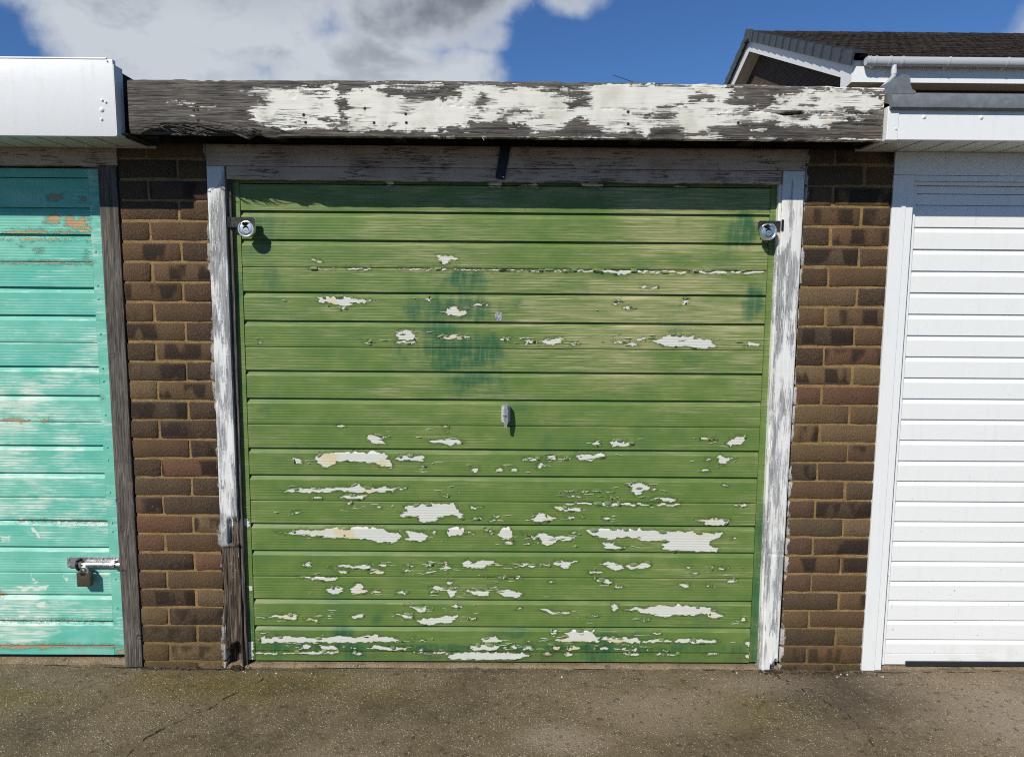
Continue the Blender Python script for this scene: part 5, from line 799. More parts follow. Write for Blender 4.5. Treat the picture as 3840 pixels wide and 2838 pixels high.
timber('stop', frame, 2.4510, 2.4600, -0.022, 1.8775, 0.002, 0.072, POSTW, lambda X, Z: X*0 - 0.006 + (fbm(X*60, Z*8, 3) - .5)*.03, None, seed=18, Xd=lambda X, Z: np.clip((1.3 - Z)/1.3, 0, 1)*0.0095)
timber('header_board', frame, 0.3305, 2.5405, 1.9262, 2.0030, -0.008, 0.075, HEADER, lambda X, Z: np.clip((fbm(X*5, Z*90, 6, 4) - 0.75)*0.06 - 0.006 + np.clip((Z - 1.985)*0.3, 0, .01), -.015, .015), None, 0.008, 0.0022, 23, 'x')
timber('header_board', frame, 0.4005, 2.4560, 1.8795, 1.9245, -0.003, 0.075, HEADER, lambda X, Z: np.clip((fbm(X*5, Z*90, 16, 4) - 0.78)*0.06 - 0.006 + np.clip((1.886 - Z)*0.8, 0, .006), -.015, .015), None, 0.008, 0.0022, 27, 'x',
       Zd=lambda X, Z: np.where(Z < 1.8805, (fbm(X*22, X*0, 9, 4) - 0.55)*0.008, 0))
MB().box(0.40, 2.46, 0.058, 0.075, 1.80, 1.8785).build('head_strip', SHADEWOOD, frame)  # dark strip added so the gap above the door stays shade-black
# hasps screwed to the posts and folded over the door
def hasp(side):
    if side < 0: x0, x1, z0, z1 = 0.4125, 0.4990, 1.7035, 1.7405
    else: x0, x1, z0, z1 = 2.3760, 2.4560, 1.7065, 1.7435
    mb = MB(); c = 0.006
    mb.prism([(x0, z0), (x1, z0), (x1, z1 - c*(side < 0)), (x1 - c*(side < 0), z1), (x0 + c*(side > 0), z1), (x0, z1 - c*(side > 0))], -0.0035, -0.0005)
    h = mb.build('hasp', HASPM, frame)
    xk = x0 - 0.004 if side < 0 else x1 + 0.004
    for q in range(3):
        MB().tube([(xk, 0.001, z0 + (z1 - z0)*q/3 + .0006), (xk, 0.001, z0 + (z1 - z0)*(q + 1)/3 - .0006)], 0.0042, 12).build('hinge_knuckle', HASPM, h, True)
    if side < 0: MB().box(0.3965, 0.4045, -0.002, 0.0072, z0 - .001, z1 + .001).build('hinge_leaf', BLACKM, h)
    else: MB().box(2.4605, 2.468, -0.0125, -0.009, z0 + .001, z1 + .004).build('hinge_leaf', BLACKM, h)
    s = MB().tube([(x0 + 0.052 if side < 0 else x0 + 0.030, 0.02, z1 - 0.016), (x0 + 0.052 if side < 0 else x0 + 0.030, -0.020, z1 - 0.016), (x0 + 0.052 if side < 0 else x0 + 0.030, -0.027, z1 - 0.021), (x0 + 0.052 if side < 0 else x0 + 0.030, -0.020, z1 - 0.026), (x0 + 0.052 if side < 0 else x0 + 0.030, 0.02, z1 - 0.026)], 0.0034, 10)
    s.build('staple', BLACKM, h, True)
    return h
tag(hasp(-1), 'left black hasp'); tag(hasp(1), 'right black hasp')

frame2 = thing('door_frame', 'bare grey timber post and faded white header beside the turquoise door', 'door frame', (-1.2, 0, 0))
timber('post', frame2, -0.0715, -0.0035, -0.022, 1.9215, -0.005, 0.075, GREYPOST, lambda X, Z: X*0 + 0.015, lambda X, Z: X*0, seed=41, step=0.008)
for kx, kz in ((-0.058, 0.372), (-0.062, 0.66), (-0.055, 0.545), (-0.012, 0.105), (-0.053, 1.225)):
    MB().lathe([(0, 0.0004), (0.006, -0.0008), (0.0088, -0.0018), (0.0105, -0.001), (0.0115, 0.002)], (kx, -0.005, kz), 18).build('knot', GREYPOST_PLAIN, frame2, True)
timber('header_board', frame2, -2.4, 0.0005, 1.9235, 1.9850, -0.0065, 0.075, HEADER, lambda X, Z: np.clip((fbm(X*5, Z*80, 56, 4) - 0.72)*0.06 - 0.006, -.015, .015), None, 0.012, 0.0025, 47, 'x',
       Zd=lambda X, Z: np.where(Z < 1.925, (fbm(X*16, X*0, 19, 4) - 0.5)*0.012, 0))
MB().box(-2.3, -0.073, 0.058, 0.075, 1.85, 1.9225).build('head_strip', SHADEWOOD, frame2)  # dark strip standing in for the unlit inside above the turquoise door

frame3 = thing('door_frame', 'white plastic frame and head panel around the white slatted door', 'door frame', (4.0, 0, 0))
MB().box(2.8735, 5.25, -0.004, 0.07, 1.9150, 1.9975, 0.0015).build('head_panel', UPVC, frame3)
MB().box(2.8720, 2.9235, -0.006, 0.07, -0.022, 1.9138, 0.0015).build('cover_strip', UPVC, frame3)
MB().box(2.9250, 2.9515, -0.002, 0.07, -0.022, 1.9138, 0.0015).build('jamb', UPVC, frame3)
MB().box(2.9530, 5.25, 0.0005, 0.07, 1.8945, 1.9138, 0.0012).build('head_jamb', UPVC, frame3)
MB().box(2.9530, 5.1, 0.010, 0.07, 1.8810, 1.8935, 0.0012).build('head_strip', UPVC, frame3)

# ------------------------------------------------------------------ roofs and fascias
def build_fascia():
    o = None
    x0, x1 = 0.150, 2.722; z0, z1 = 1.995, 2.176
    xs = lin(x0, x1, 0.0045); zs = lin(z0, z1, 0.0035); X, Z = np.meshgrid(xs, zs, indexing='ij')
    bare = field(xs, zs, parse(BARE), rough=0.009, seed=5, lim=0.02, fx=26, fz=190)
    isl = field(xs, zs, parse(ISLE), rough=0.005, seed=7, lim=0.02, fx=40, fz=190)
    bare = np.minimum(bare, -isl) + (fbm(X*9, Z*150, 3, 4) - 0.52)*0.009
    lowleft = np.clip((0.75 - X)/0.5, 0, 1)
    rot = np.clip((fbm(X*6, Z*90, 77, 4) - 0.55)*5, 0, 1)*np.clip((2.055 - Z)/0.03, 0, 1)*np.clip((X - 2.35)/0.2, 0, 1)
    yy = -0.195 + (fbm(X*6, Z*170, 9, 4) - 0.5)*0.0028*np.clip(0.4 + bare*80, 0.15, 1)
    # the long split with a hole near the right end, smaller checks elsewhere
    def gash(xa, za, xb, zb, w, d):
        t = np.clip((X - xa)/(xb - xa), 0, 1); zc = za + (zb - za)*t + (fbm(X*18, X*0, int(xa*100), 4) - 0.5)*0.012
        ww = w*(0.35 + 0.9*vn(X*22, X*0, int(xb*77)))*np.sin(np.pi*np.clip((X - xa)/(xb - xa), 0, 1))**0.5
        inside = (X > xa) & (X < xb); return np.where(inside, np.clip(1 - np.abs(Z - zc)/np.maximum(ww, 1e-5), 0, 1)*d, 0)
    g = np.maximum.reduce([gash(2.10, 2.091, 2.72, 2.086, 0.004, 0.014), gash(2.335, 2.088, 2.45, 2.083, 0.013, 0.030), gash(2.50, 2.068, 2.72, 2.060, 0.004, 0.012), gash(2.52, 2.050, 2.722, 2.045, 0.004, 0.010),
                           gash(1.21, 2.098, 1.33, 2.096, 0.0022, 0.006), gash(0.74, 2.148, 0.86, 2.149, 0.002, 0.006), gash(0.56, 2.022, 0.80, 2.020, 0.003, 0.008), gash(0.23, 2.026, 0.56, 2.022, 0.003, 0.008), gash(1.36, 2.09, 1.66, 2.088, 0.0015, 0.004), gash(1.72, 2.095, 1.9, 2.093, 0.002, 0.005), gash(2.52, 2.118, 2.58, 2.108, 0.0012, 0.004)])
    yy = yy + g; rot = np.maximum(rot, np.clip(g/0.012, 0, 1))
    # knots
    for kx, kz in ((0.19, 2.135), (1.145, 2.105), (0.71, 2.125)):
        d = np.hypot((X - kx)/1.4, Z - kz); yy = yy + np.exp(-(d/0.006)**2)*0.002 + np.cos(d*1400)*np.exp(-(d/0.016)**2)*0.0009
    # ragged felt side on top, rotted underside at the left
    Zt = (fbm(xs*15, xs*0, 4, 4) - 0.5)*0.008 + np.where(xs < 0.6, (vn(xs*45, xs*0, 6) - 0.5)*0.006, 0) + np.interp(xs, [0.15, 0.5, 1.2, 1.9, 2.5, 2.72], [-0.002, 0.001, 0.004, 0.004, -0.001, -0.008])
    Zb = np.interp(xs, [0.15, 0.18, 0.21, 0.27, 0.36, 0.44, 0.50, 0.545, 0.57, 0.62, 0.75, 2.72], [0.004, 0.004, 0.014, 0.032, 0.033, 0.022, 0.006, -0.012, 0.006, -0.003, 0.0, 0.002]) + (fbm(xs*26, xs*0, 14, 4) - 0.5)*0.016*np.clip((0.85 - xs)/0.3, 0.12, 1)
    t = (Z - z0)/(z1 - z0); Zd = Zt[:, None]*t**3 + Zb[:, None]*(1 - t)**3
    yy = yy + np.where(t < 0.10, (0.10 - t)/0.10, 0)*(np.clip((0.75 - X)/0.2, 0.1, 1))*(fbm(X*30, Z*120, 18, 3))*0.016 + np.where(t > 0.96, (t - 0.96)/0.04, 0)*0.004
    rust = np.zeros(X.shape)
    for nx, nz in NAILS:
        dxn = (X - nx/1000)/0.0035; dzn = (nz/1000 - Z)
        rust = np.maximum(rust, np.exp(-dxn**2)*np.clip(1 - dzn/0.022, 0, 1)*(dzn > -0.004)*(0.4 + 0.6*((nx*7) % 5 > 2)))
    o = slab('fascia_board', xs, zs, yy, -0.165, FASCIA, None, {'rust': rust, 'bare': np.clip(bare, -.02, .02), 'rot': rot}, True, None, Zd, loc=(1.436, -0.18, 2.08))
    tag(o, 'long rotting timber fascia board with flaking white paint above the green door', 'fascia board', kind='thing')
    for nx, nz in NAILS:
        MB().lathe([(0, -0.0016), (0.0042, -0.0012), (0.0052, 0.0004), (0.0052, 0.004)], (nx/1000, -0.1955, nz/1000), 10).build('nail', NAILM, o, True)
    # strands of splintered wood hanging from the rotted underside
    mb = MB(); r = random.Random(3)
    for k in range(70):
        xa = r.uniform(0.20, 0.68); L = r.uniform(0.02, 0.10); z = 2.012 + r.uniform(-0.008, 0.012)
        mb.tube([(xa, -0.185 + r.uniform(-.012, .012), z + 0.006), (xa + L*0.5, -0.188 + r.uniform(-.012, .008), z + r.uniform(-.004, .004)), (xa + L, -0.186 + r.uniform(-.015, .008), z - r.uniform(0, .014))], [r.uniform(.0008, .0026), .0016, .0004], 5)
    s = mb.build('wood_splinters', GREYPOST_PLAIN, o); s['kind'] = 'stuff'
    mb = MB(); mb.tube([(1.325, -0.19, 1.997), (1.330, -0.192, 2.001 - .004), (1.340, -0.193, 1.9995), (1.352, -0.193, 1.996), (1.358, -0.192, 1.986)], 0.0008, 5); mb.build('paint_curl', CHIPM, o)
    return o
build_fascia()
def flat_roof(label, x0, x1, ztop, zbot, yfr):
    t = thing('flat_roof', label, 'flat roof', ((x0 + x1)/2, 2.4, zbot))
    MB().box(x0, x1, yfr, 5.0, zbot + 0.03, ztop - 0.006).build('roof_deck', SHADEWOOD, t)
    MB().box(x0 + 0.002, x1 - 0.002, yfr + 0.004, 4.998, ztop - 0.005, ztop).build('roof_felt', FELT, t)
    MB().box(x0 + 0.01, x1 - 0.01, 4.85, 4.98, -0.03, zbot + 0.028).build('rear_wall', GABLE, t)
    return t
r1 = flat_roof('dark felt flat roof behind the rotting fascia board', 0.158, 2.716, 2.166, 2.03, -0.163)
MB().box(0.16, 2.714, -0.002, 0.08, 2.0045, 2.055).build('wall_plate', SHADEWOOD, r1)
for xj in (0.62, 1.05, 1.9, 2.3): MB().box(xj - 0.022, xj + 0.022, -0.160, -0.003, 2.012, 2.058).build('joist_end', SHADEWOOD, r1)
r2 = flat_roof('flat roof of the turquoise garage with white plastic edge', -2.6, 0.100, 2.215, 2.02, -0.195)
r3 = flat_roof('flat roof of the white garage with a moulded grey edge trim', 2.750, 5.3, 2.128, 2.03, -0.19)

# white plastic fascia of the turquoise garage
wf = thing('fascia_box', 'tall plain white plastic fascia and soffit above the turquoise door', 'fascia', (-1.2, -0.22, 2.0))
fb = MB().box(-2.6, 0.1205, -0.225, -0.205, 1.9805, 2.2300, 0.003).build('fascia_panel', UPVC, wf, True)
MB().box(0.1205, 0.1235, -0.225, -0.170, 1.984, 2.214, 0.001).build('end_return', UPVC, wf)
MB().box(-2.6, 0.1000, -0.227, -0.200, 2.2295, 2.2345, 0.0015).build('top_lip', UPVC, wf)
xl = [-0.944, -0.848, -0.752, -0.456, -0.360, -0.262, -0.165, -0.068, 0.030, 0.122]
xl = [-0.944 + 0.0972*k for k in range(12)]
for a, b in zip(xl[:-1], xl[1:]):
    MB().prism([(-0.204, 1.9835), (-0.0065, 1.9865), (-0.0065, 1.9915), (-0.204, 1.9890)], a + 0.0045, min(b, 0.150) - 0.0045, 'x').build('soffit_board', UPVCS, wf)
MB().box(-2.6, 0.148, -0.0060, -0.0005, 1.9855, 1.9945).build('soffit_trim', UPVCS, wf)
MB().box(-2.6, 0.148, -0.2, -0.008, 1.9935, 1.9955).build('soffit_back', SHADEWOOD, wf)
for cx, cz, rr in ((0.0795, 2.0975, 0.0045), (0.0915, 2.0915, 0.004), (0.0765, 2.0665, 0.0075), (0.0745, 2.0355, 0.0045), (0.103, 2.2235, 0.003)):
    MB().lathe([(0, -0.0045), (rr*0.6, -0.0040), (rr, -0.0015), (rr, 0.001)], (cx, -0.2252, cz), 14).build('screw_cap', UPVC, wf, True)

# white plastic fascia of the white garage, under a moulded grey roof edge
wr = thing('fascia_box', 'shallow white plastic fascia and soffit above the white slatted door', 'fascia', (4.0, -0.2, 2.0))
MB().box(2.7660, 5.3, -0.2130, -0.195, 1.9965, 2.110, 0.002).build('fascia_panel', UPVC, wr)
MB().box(2.7270, 2.7655, -0.2160, -0.170, 1.9945, 2.105, 0.0025).build('corner_trim', UPVC, wr)
for cx, cz, rr in ((2.852, 2.0715, 0.0065), (3.047, 2.0715, 0.0065), (3.242, 2.0715, 0.0065), (3.437, 2.0715, 0.0065)):
    MB().lathe([(0, -0.0045), (rr*0.6, -0.0040), (rr, -0.0015), (rr, 0.001)], (cx, -0.2132, cz), 14).build('screw_cap', UPVC, wr, True)
MB().lathe([(0, -0.003), (0.003, -0.0025), (0.0042, 0.001)], (2.757, -0.2162, 2.031), 12).build('screw_cap', UPVC, wr, True)
xr = [2.729, 2.768] + [2.768 + 0.0968*k for k in range(1, 18)]
for a, b in zip(xr[:-1], xr[1:]):
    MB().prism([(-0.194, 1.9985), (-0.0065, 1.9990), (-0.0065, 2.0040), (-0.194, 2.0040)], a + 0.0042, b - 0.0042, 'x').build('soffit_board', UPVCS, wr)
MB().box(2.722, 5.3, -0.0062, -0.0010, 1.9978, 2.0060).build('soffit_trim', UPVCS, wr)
MB().box(2.724, 5.3, -0.19, -0.008, 2.0060, 2.0080).build('soffit_back', SHADEWOOD, wr)
tr = MB(); prof = [(-0.216, 2.0950), (-0.228, 2.0935), (-0.2335, 2.0985), (-0.2345, 2.108), (-0.2315, 2.130), (-0.222, 2.1455), (-0.205, 2.1525), (-0.15, 2.150), (-0.15, 2.129), (-0.195, 2.120), (-0.214, 2.112)]
tr.prism(prof, 2.7300, 5.3, 'x'); tag(tr.build('edge_trim', GRP, r3, True), 'grey moulded roof edge')
up = MB(); pts = [(2.7305, 2.1490), (2.7530, 2.1960), (2.7620, 2.2060), (2.7740, 2.2080), (2.7850, 2.2030), (2.7910, 2.1920), (2.7935, 2.1720), (2.8000, 2.1590), (2.8120, 2.1525), (2.812, 2.146), (2.7305, 2.144)]
up.prism(pts, -0.224, 0.35); up.build('edge_upstand', GRP, r3, True)

# black strap hanging under the fascia
sp = MB(); sp.prism([(1.3945, 1.8920), (1.3985, 1.8865), (1.4190, 1.8830), (1.4290, 1.8850), (1.4500, 2.0030), (1.4120, 2.0030)], -0.0160, -0.0110)
so = sp.build('metal_strap', BLACKM, None, loc=(1.42, -0.013, 2.0)); tag(so, 'black metal strap hanging over the white header at its middle', 'metal strap', kind='thing')
MB().lathe([(0, -0.0012), (0.0022, -0.0010), (0.0026, 0.0)], (1.4235, -0.0161, 1.8925), 10).build('strap_rivet', CHROME, so, True)

# ------------------------------------------------------------------ padlocks
def disc_padlock(cx, cz, label, ang, tilt):
    t = thing('disc_padlock', label, 'padlock', (cx, -0.022, cz), 'round steel padlocks on the hasps')
    R = 0.0325; ca = math.pi/2 + ang; half = 0.36
    prof = [(0.0, 0.0125), (R*0.86, 0.0125), (R*0.97, 0.0095), (R, 0.004), (R, -0.004), (R*0.97, -0.0095), (R*0.885, -0.0125), (R*0.80, -0.0125), (R*0.77, -0.0105), (R*0.745, -0.0100), (R*0.55, -0.0118), (0.011, -0.0118)]
    mb = MB(); cc = Vector((cx, -0.022, cz))
    # body with a bite taken out of its rim for the shackle
    N = 72; k = len(prof); V = []; F = []
    nc = (0.0235*math.cos(ca), 0.0235*math.sin(ca)); nr = 0.0128
    for i in range(N):
        a = 2*math.pi*i/N
        # distance along this ray to the bite
        dx, dz = math.cos(a), math.sin(a); b = dx*nc[0] + dz*nc[1]; disc = b*b - (nc[0]**2 + nc[1]**2 - nr*nr)
        lim = b - math.sqrt(disc) if disc > 0 and b > 0 else 9
        for r_, h in prof: V.append((cx + min(r_, lim)*dx, -0.022 + h, cz + min(r_, lim)*dz))
    for i in range(N):
        j = (i + 1) % N
        for q in range(k - 1): F.append((i*k + q, i*k + q + 1, j*k + q + 1, j*k + q))
    mb.add(V, F); body = mb.build('body', CHROME, t, True)
    MB().lathe([(0.0112, -0.0112), (0.0098, -0.0132), (0.0072, -0.0134), (0.0, -0.0130)], (cx + 0.0052*math.cos(ca + math.pi), -0.022, cz + 0.0062*math.sin(ca + math.pi)), 28).build('key_cylinder', CHROME, t, True)
    MB().lathe([(0.0120, -0.0114), (0.0112, -0.0122), (0.0105, -0.0114)], (cx + 0.0052*math.cos(ca + math.pi), -0.022, cz + 0.0062*math.sin(ca + math.pi)), 28).build('cylinder_ring', BLACKH, t, True)
    MB().box(cx - 0.0042, cx + 0.0032, -0.0358, -0.0351, cz - 0.0072, cz - 0.0058).build('keyway', BLACKH, t)
    path = []
    for q in range(9):
        a = ca - 0.62 + 1.24*q/8; path.append((cx + 0.0275*math.cos(a), -0.022, cz + 0.0275*math.sin(a)))
    MB().tube(path, 0.0040, 12).build('shackle', CHROME, t, True)
    MB().lathe([(0.0126, 0.011), (0.0, 0.011)], (cx + nc[0], -0.022, cz + nc[1]), 20).build('throat', BLACKH, t)
    return t
disc_padlock(0.4765, 1.6955, 'round steel padlock on the left hasp of the green door', 0.10, 0)
disc_padlock(2.4060, 1.7020, 'round steel padlock on the right hasp of the green door', 0.28, 0)
pk = thing('padlock', 'square brown grey padlock hanging from the bolt of the turquoise door', 'padlock', (-0.211, -0.005, 0.345))
MB().box(-0.2375, -0.1855, -0.0135, 0.0090, 0.3125, 0.3710, 0.0035).build('body', LOCKB, pk, True)
MB().tube([(-0.227, -0.002, 0.362)] + [(-0.2125 + 0.0150*math.cos(a), -0.002, 0.3720 + 0.0175*math.sin(a)) for a in np.linspace(math.pi, 0, 11)] + [(-0.198, -0.002, 0.362)], 0.0052, 14).build('shackle', CHROME, pk, True)
MB().lathe([(0.0125, -0.0003), (0.0, -0.0003)], (-0.2125, -0.0136, 0.3700), 24, a0=math.pi, a1=2*math.pi).build('throat', BLACKH, pk)
MB().box(-0.216, -0.207, -0.0141, -0.0137, 0.3215, 0.3230).build('stamp', BLACKH, pk)

# ------------------------------------------------------------------ house behind
HX = 6.30; YE, ZE, YR, ZR = 7.80, 4.84, 12.50, 6.765; XE = 15.0
hs = thing('house', 'brick house with dark tiled roof and white gutter behind the white garage', 'house', (HX + 4, 12.5, 0))
sl = Vector((0, YR - YE, ZR - ZE)); SL = sl.length; su = sl/SL; sn = Vector((0, -su.z, su.y))
def tile_mesh():
    w, l = 0.330, 0.405; V = []; F = []; n = 8
    for i in range(n + 1):
        u = i/n; roll = 0.014*(0.5 - 0.5*math.cos(4*math.pi*u))
        for (s_, h) in ((0.0, -0.004), (0.0, 0.030 + roll), (l, 0.012 + roll*0.9)): V.append((u*w, s_, h))
    for i in range(n):
        for q in range(2): F.append((i*3 + q, (i + 1)*3 + q, (i + 1)*3 + q + 1, i*3 + q + 1))
    F.append((0, 1, 2)); F.append((n*3 + 2, n*3 + 1, n*3))
    me = bpy.data.meshes.new('roof_tile'); me.from_pydata(V, [], F); me.materials.append(TILE)
    bm = bmesh.new(); bm.from_mesh(me); bmesh.ops.recalc_face_normals(bm, faces=bm.faces); bm.to_mesh(me); bm.free()
    for p in me.polygons[:n*2]: p.use_smooth = False
    return me
TM = tile_mesh(); NC = 14; GA = SL/NC
rr = random.Random(12); hl = wloc(hs)
ang = math.atan2(su.z, su.y); late = MB()
for c in range(NC):
    for k in range(26):
        half = c % 2 and k == 0
        x = HX + 0.06 + k*0.33 - (0.165 if c % 2 and k else 0); p = Vector((x, YE, ZE)) + su*(c*GA)
        if k < 20:
            o = bpy.data.objects.new('roof_tile', TM); COL.objects.link(o); o.parent = hs
            if half: o.scale = (0.5, 1, 1)
            o.location = p - hl + Vector((0, 0, rr.uniform(-.003, .006))); o.rotation_euler = (ang + rr.uniform(-.012, .012), rr.uniform(-.008, .008), rr.uniform(-.01, .01))
        else:
            q = p + su*GA
            late.add([p + sn*0.03, p + sn*0.03 + Vector((.33, 0, 0)), q + sn*0.012 + Vector((.33, 0, 0)), q + sn*0.012, p, p + Vector((.33, 0, 0))], [(0, 1, 2, 3), (4, 5, 1, 0)])
fo = late.build('far_roof_tiles', TILE, hs); fo['kind'] = 'stuff'
MB().add([(HX + .04, YE, ZE - .01), (XE, YE, ZE - .01), (XE, YR, ZR - .01), (HX + .04, YR, ZR - .01), (HX + .04, 2*YR - YE, ZE - .01), (XE, 2*YR - YE, ZE - .01)], [(0, 1, 2, 3), (3, 2, 5, 4)]).build('roof_slope', TILE, hs)
for k in range(20):
    x = HX + 0.05 + k*0.44; mb = MB()
    mb.lathe([(0.105, 0.0), (0.118, 0.0), (0.108, 0.46), (0.095, 0.46)], (x, YR, ZR - 0.045), 12, 'x', math.radians(0), math.radians(180)); mb.build('ridge_tile', TILE, hs, True)
for sgn, cnt in ((1, 14), (-1, 14)):
    for k in range(cnt):
        s0, s1 = k*GA, (k + 1)*GA + 0.03
        def at(s_, h, x): 
            p = Vector((x, YE, ZE)) + su*s_ + sn*h
            return Vector((x, p.y if sgn > 0 else 2*YR - p.y, p.z))
        mb = MB(); V = []
        for s_, lift in ((s0 - (0.01 if k else 0.05), 0.022), (s1, 0.0)):
            V += [at(s_, 0.062 + lift, HX + 0.13), at(s_, 0.064 + lift, HX - 0.052 - lift*0.8), at(s_, -0.115 + lift*0.3, HX - 0.056 - lift*0.8), at(s_, -0.115 + lift*0.3, HX - 0.044), at(s_, 0.03 + lift, HX - 0.040), at(s_, 0.03 + lift, HX + 0.13)]
        mb.add(V, [(0, 1, 7, 6), (1, 2, 8, 7), (2, 3, 9, 8), (3, 4, 10, 9), (4, 5, 11, 10), (0, 5, 4, 1), (1, 4, 3, 2), (6, 7, 10, 11), (7, 8, 9, 10)])
        mb.build('verge_cap', SLATE, hs)
mb = MB(); mb.prism([(YR - 0.13, ZR - 0.13), (YR + 0.13, ZR - 0.13), (YR + 0.10, ZR + 0.04), (YR, ZR + 0.105), (YR - 0.10, ZR + 0.04)], HX - 0.085, HX + 0.06, 'x'); mb.build('ridge_end_cap', SLATE, hs)
# white barge boards, verge soffit, eaves
hb = 0.30
for sgn in (1, -1):
    yy = lambda y: y if sgn > 0 else 2*YR - y
    p0 = Vector((0, YE + 0.10, ZE + (0.10)*su.z/su.y)); p1 = Vector((0, YR, ZR))
    top = -0.03
    MB().prism([(yy(p0.y), p0.z + top - hb), (yy(p0.y), p0.z + top), (YR - sgn*0.001, p1.z + top), (YR - sgn*0.001, p1.z + top - hb)], HX, HX + 0.02, 'x').build('barge_board', UPVC, hs)
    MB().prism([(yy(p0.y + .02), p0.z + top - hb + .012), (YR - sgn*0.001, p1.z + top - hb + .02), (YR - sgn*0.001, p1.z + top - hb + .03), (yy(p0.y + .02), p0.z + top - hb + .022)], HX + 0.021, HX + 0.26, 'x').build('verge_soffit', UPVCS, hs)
ZF0, ZF1 = 4.520, 4.815
MB().prism([(YE + 0.074, ZF0), (YE + 0.42, ZF0 - 0.055), (YE + 0.42, ZE + 0.10), (YE + 0.074, ZE + 0.0)], HX - 0.006, HX + 0.012, 'x').build('box_end', UPVC, hs)
MB().box(HX + 0.013, XE, YE + 0.075, YE + 0.095, ZF0, ZF1, 0.002).build('eaves_fascia', UPVC, hs)
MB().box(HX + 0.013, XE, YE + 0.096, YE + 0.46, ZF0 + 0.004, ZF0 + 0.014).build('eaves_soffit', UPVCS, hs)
wl = MB(); yb0 = YE + 0.44; wl.prism([(yb0, 0.0), (2*YR - yb0, 0.0), (2*YR - yb0, ZE - 0.16), (YR, ZR - 0.30), (yb0, ZE - 0.16)], HX + 0.262, XE, 'x'); wl.build('wall', GABLE, hs)
# gutter with brackets and unions, and the downpipe
gt = MB(); n = 10; V = []; F = []
GY, GZ_, GR, GK = YE - 0.040, 4.815, 0.066, 1.62
sec = [(GY + GR*math.cos(a), GZ_ + GR*GK*math.sin(a)) for a in np.linspace(math.pi, 2*math.pi, 15)] + [(GY + (GR - .006)*math.cos(a), GZ_ + (GR - .006)*GK*math.sin(a)) for a in np.linspace(2*math.pi, math.pi, 15)]
gt.prism(sec, HX + 0.145, XE, 'x'); gut = gt.build('gutter', UPVCG, hs, True)
def half_ring(x0, x1, r0, r1, name):
    s_ = [(GY + r1*math.cos(a), GZ_ + 0.006 + r1*GK*math.sin(a)) for a in np.linspace(math.pi, 2*math.pi, 13)] + [(GY + r0*math.cos(a), GZ_ + 0.006 + r0*GK*math.sin(a)) for a in np.linspace(2*math.pi, math.pi, 13)]
    m_ = MB(); m_.prism(s_, x0, x1, 'x'); return m_.build(name, UPVCG, gut, True)
half_ring(HX + 0.130, HX + 0.150, 0.0005, 0.068, 'gutter_stop_end')
half_ring(HX + 0.162, HX + 0.176, 0.065, 0.071, 'gutter_rib')
for bx in (6.55, 7.58, 8.40, 9.25, 10.1):
    half_ring(bx - 0.014, bx + 0.014, 0.065, 0.072, 'gutter_bracket')
    MB().box(bx - 0.02, bx + 0.02, GY + 0.05, YE + 0.0745, 4.700, 4.765).build('bracket_arm', UPVC, gut)
for bx in (6.75, 6.925): half_ring(bx - 0.018, bx + 0.018, 0.065, 0.073, 'gutter_union')
MB().tube([(6.835, GY, 4.72), (6.835, GY, 4.60), (6.833, GY, 4.575), (6.825, GY + .02, 4.545), (6.70, GY + 0.34, 4.345), (6.69, GY + 0.40, 4.30), (6.69, GY + 0.40, 0.05)], 0.034, 16).build('downpipe', UPVCG, hs, True)
MB().tube([(6.835, GY, 4.655), (6.835, GY, 4.595)], 0.039, 16).build('downpipe_socket', UPVCG, hs, True)

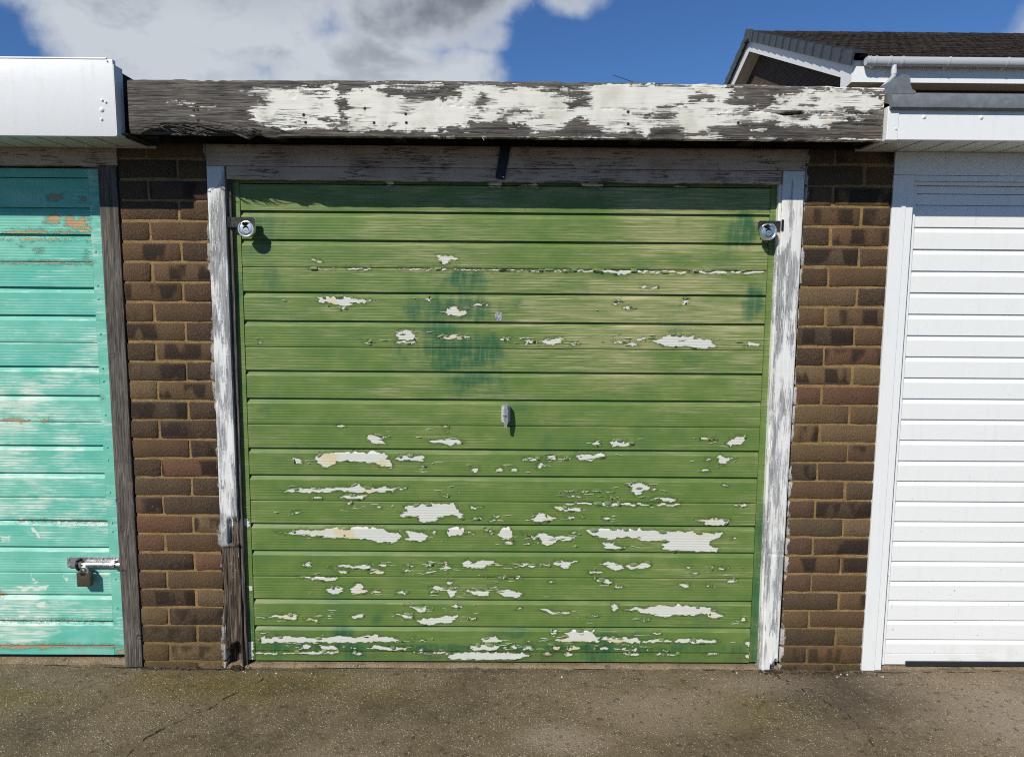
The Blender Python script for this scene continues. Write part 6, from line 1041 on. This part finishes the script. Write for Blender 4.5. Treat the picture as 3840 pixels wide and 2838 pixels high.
# tv aerial of a house further back: only its tip shows above the fascia
ta = MB(); a0 = Vector((3.48, 12, 5.800)); a1 = Vector((4.35, 12, 5.520))
ta.tube([a0, a1], 0.008, 8); ao = ta.build('tv_aerial', simple('dull_aluminium', (0.10, 0.11, 0.12), 0.5, 0.6), None, loc=(4.1, 12, 0)); tag(ao, 'small dark tv aerial tip poking above the middle of the fascia', 'tv aerial', kind='thing')
for k in range(14):
    p = a0 + (a1 - a0)*(k/13.5); MB().tube([p + Vector((-0.012, -0.10, -0.035)), p + Vector((0.012, 0.10, 0.035))], 0.004, 6).build('element', ao.data.materials[0], ao)
MB().tube([(4.1, 12, 5.59), (4.1, 12, 0.0)], 0.016, 8).build('mast', ao.data.materials[0], ao)

# ------------------------------------------------------------------ loose grit, paint chips, rotten crumbs
def scatter(name, mat, n, fn, seed, smin, smax):
    r = random.Random(seed); mb = MB()
    for k in range(n):
        x, y, z = fn(r); s = smin + (smax - smin)*r.random()**2.2; h = s*r.uniform(.25, .55); a0 = r.random()*6.3
        ring = [(x + s*r.uniform(.6, 1)*math.cos(a0 + q*1.2566), y + s*r.uniform(.6, 1)*math.sin(a0 + q*1.2566), z - 0.0005) for q in range(5)]
        b = len(mb.V); mb.V += ring + [(x + r.uniform(-.3, .3)*s, y + r.uniform(-.3, .3)*s, z + h)]; mb.F += [(b + q, b + (q + 1) % 5, b + 5) for q in range(5)]
    me = bpy.data.meshes.new(name); me.from_pydata(mb.V, [], mb.F); o = link(name, me, mat); o['kind'] = 'stuff'; return o
scatter('ground_grit', GRIT, 2600, lambda r: (r.uniform(-0.9, 3.9), -abs(r.random())**1.1*0.85, -0.0245), 3, 0.0008, 0.0034)
scatter('loose_paint_chips', CHIPM, 26, lambda r: r.choice([(r.gauss(2.75, .16), -0.03 - abs(r.gauss(0, .035)), -0.0235), (r.gauss(0.45, .15), -0.03 - abs(r.gauss(0, .03)), -0.0235), (r.uniform(0.5, 2.4), -0.02 - abs(r.gauss(0, .05)), -0.0235)]), 8, 0.002, 0.009)
scatter('rotten_crumbs', DIRT, 260, lambda r: r.choice([(r.gauss(0.375, .022), r.gauss(-0.004, .014), -0.020), (r.gauss(2.51, .022), r.gauss(-0.010, .014), -0.021), (r.gauss(2.7, .12), r.gauss(-0.022, .008), -0.0235), (r.gauss(0.16, .1), r.gauss(-0.010, .006), -0.0235)]), 9, 0.003, 0.012)
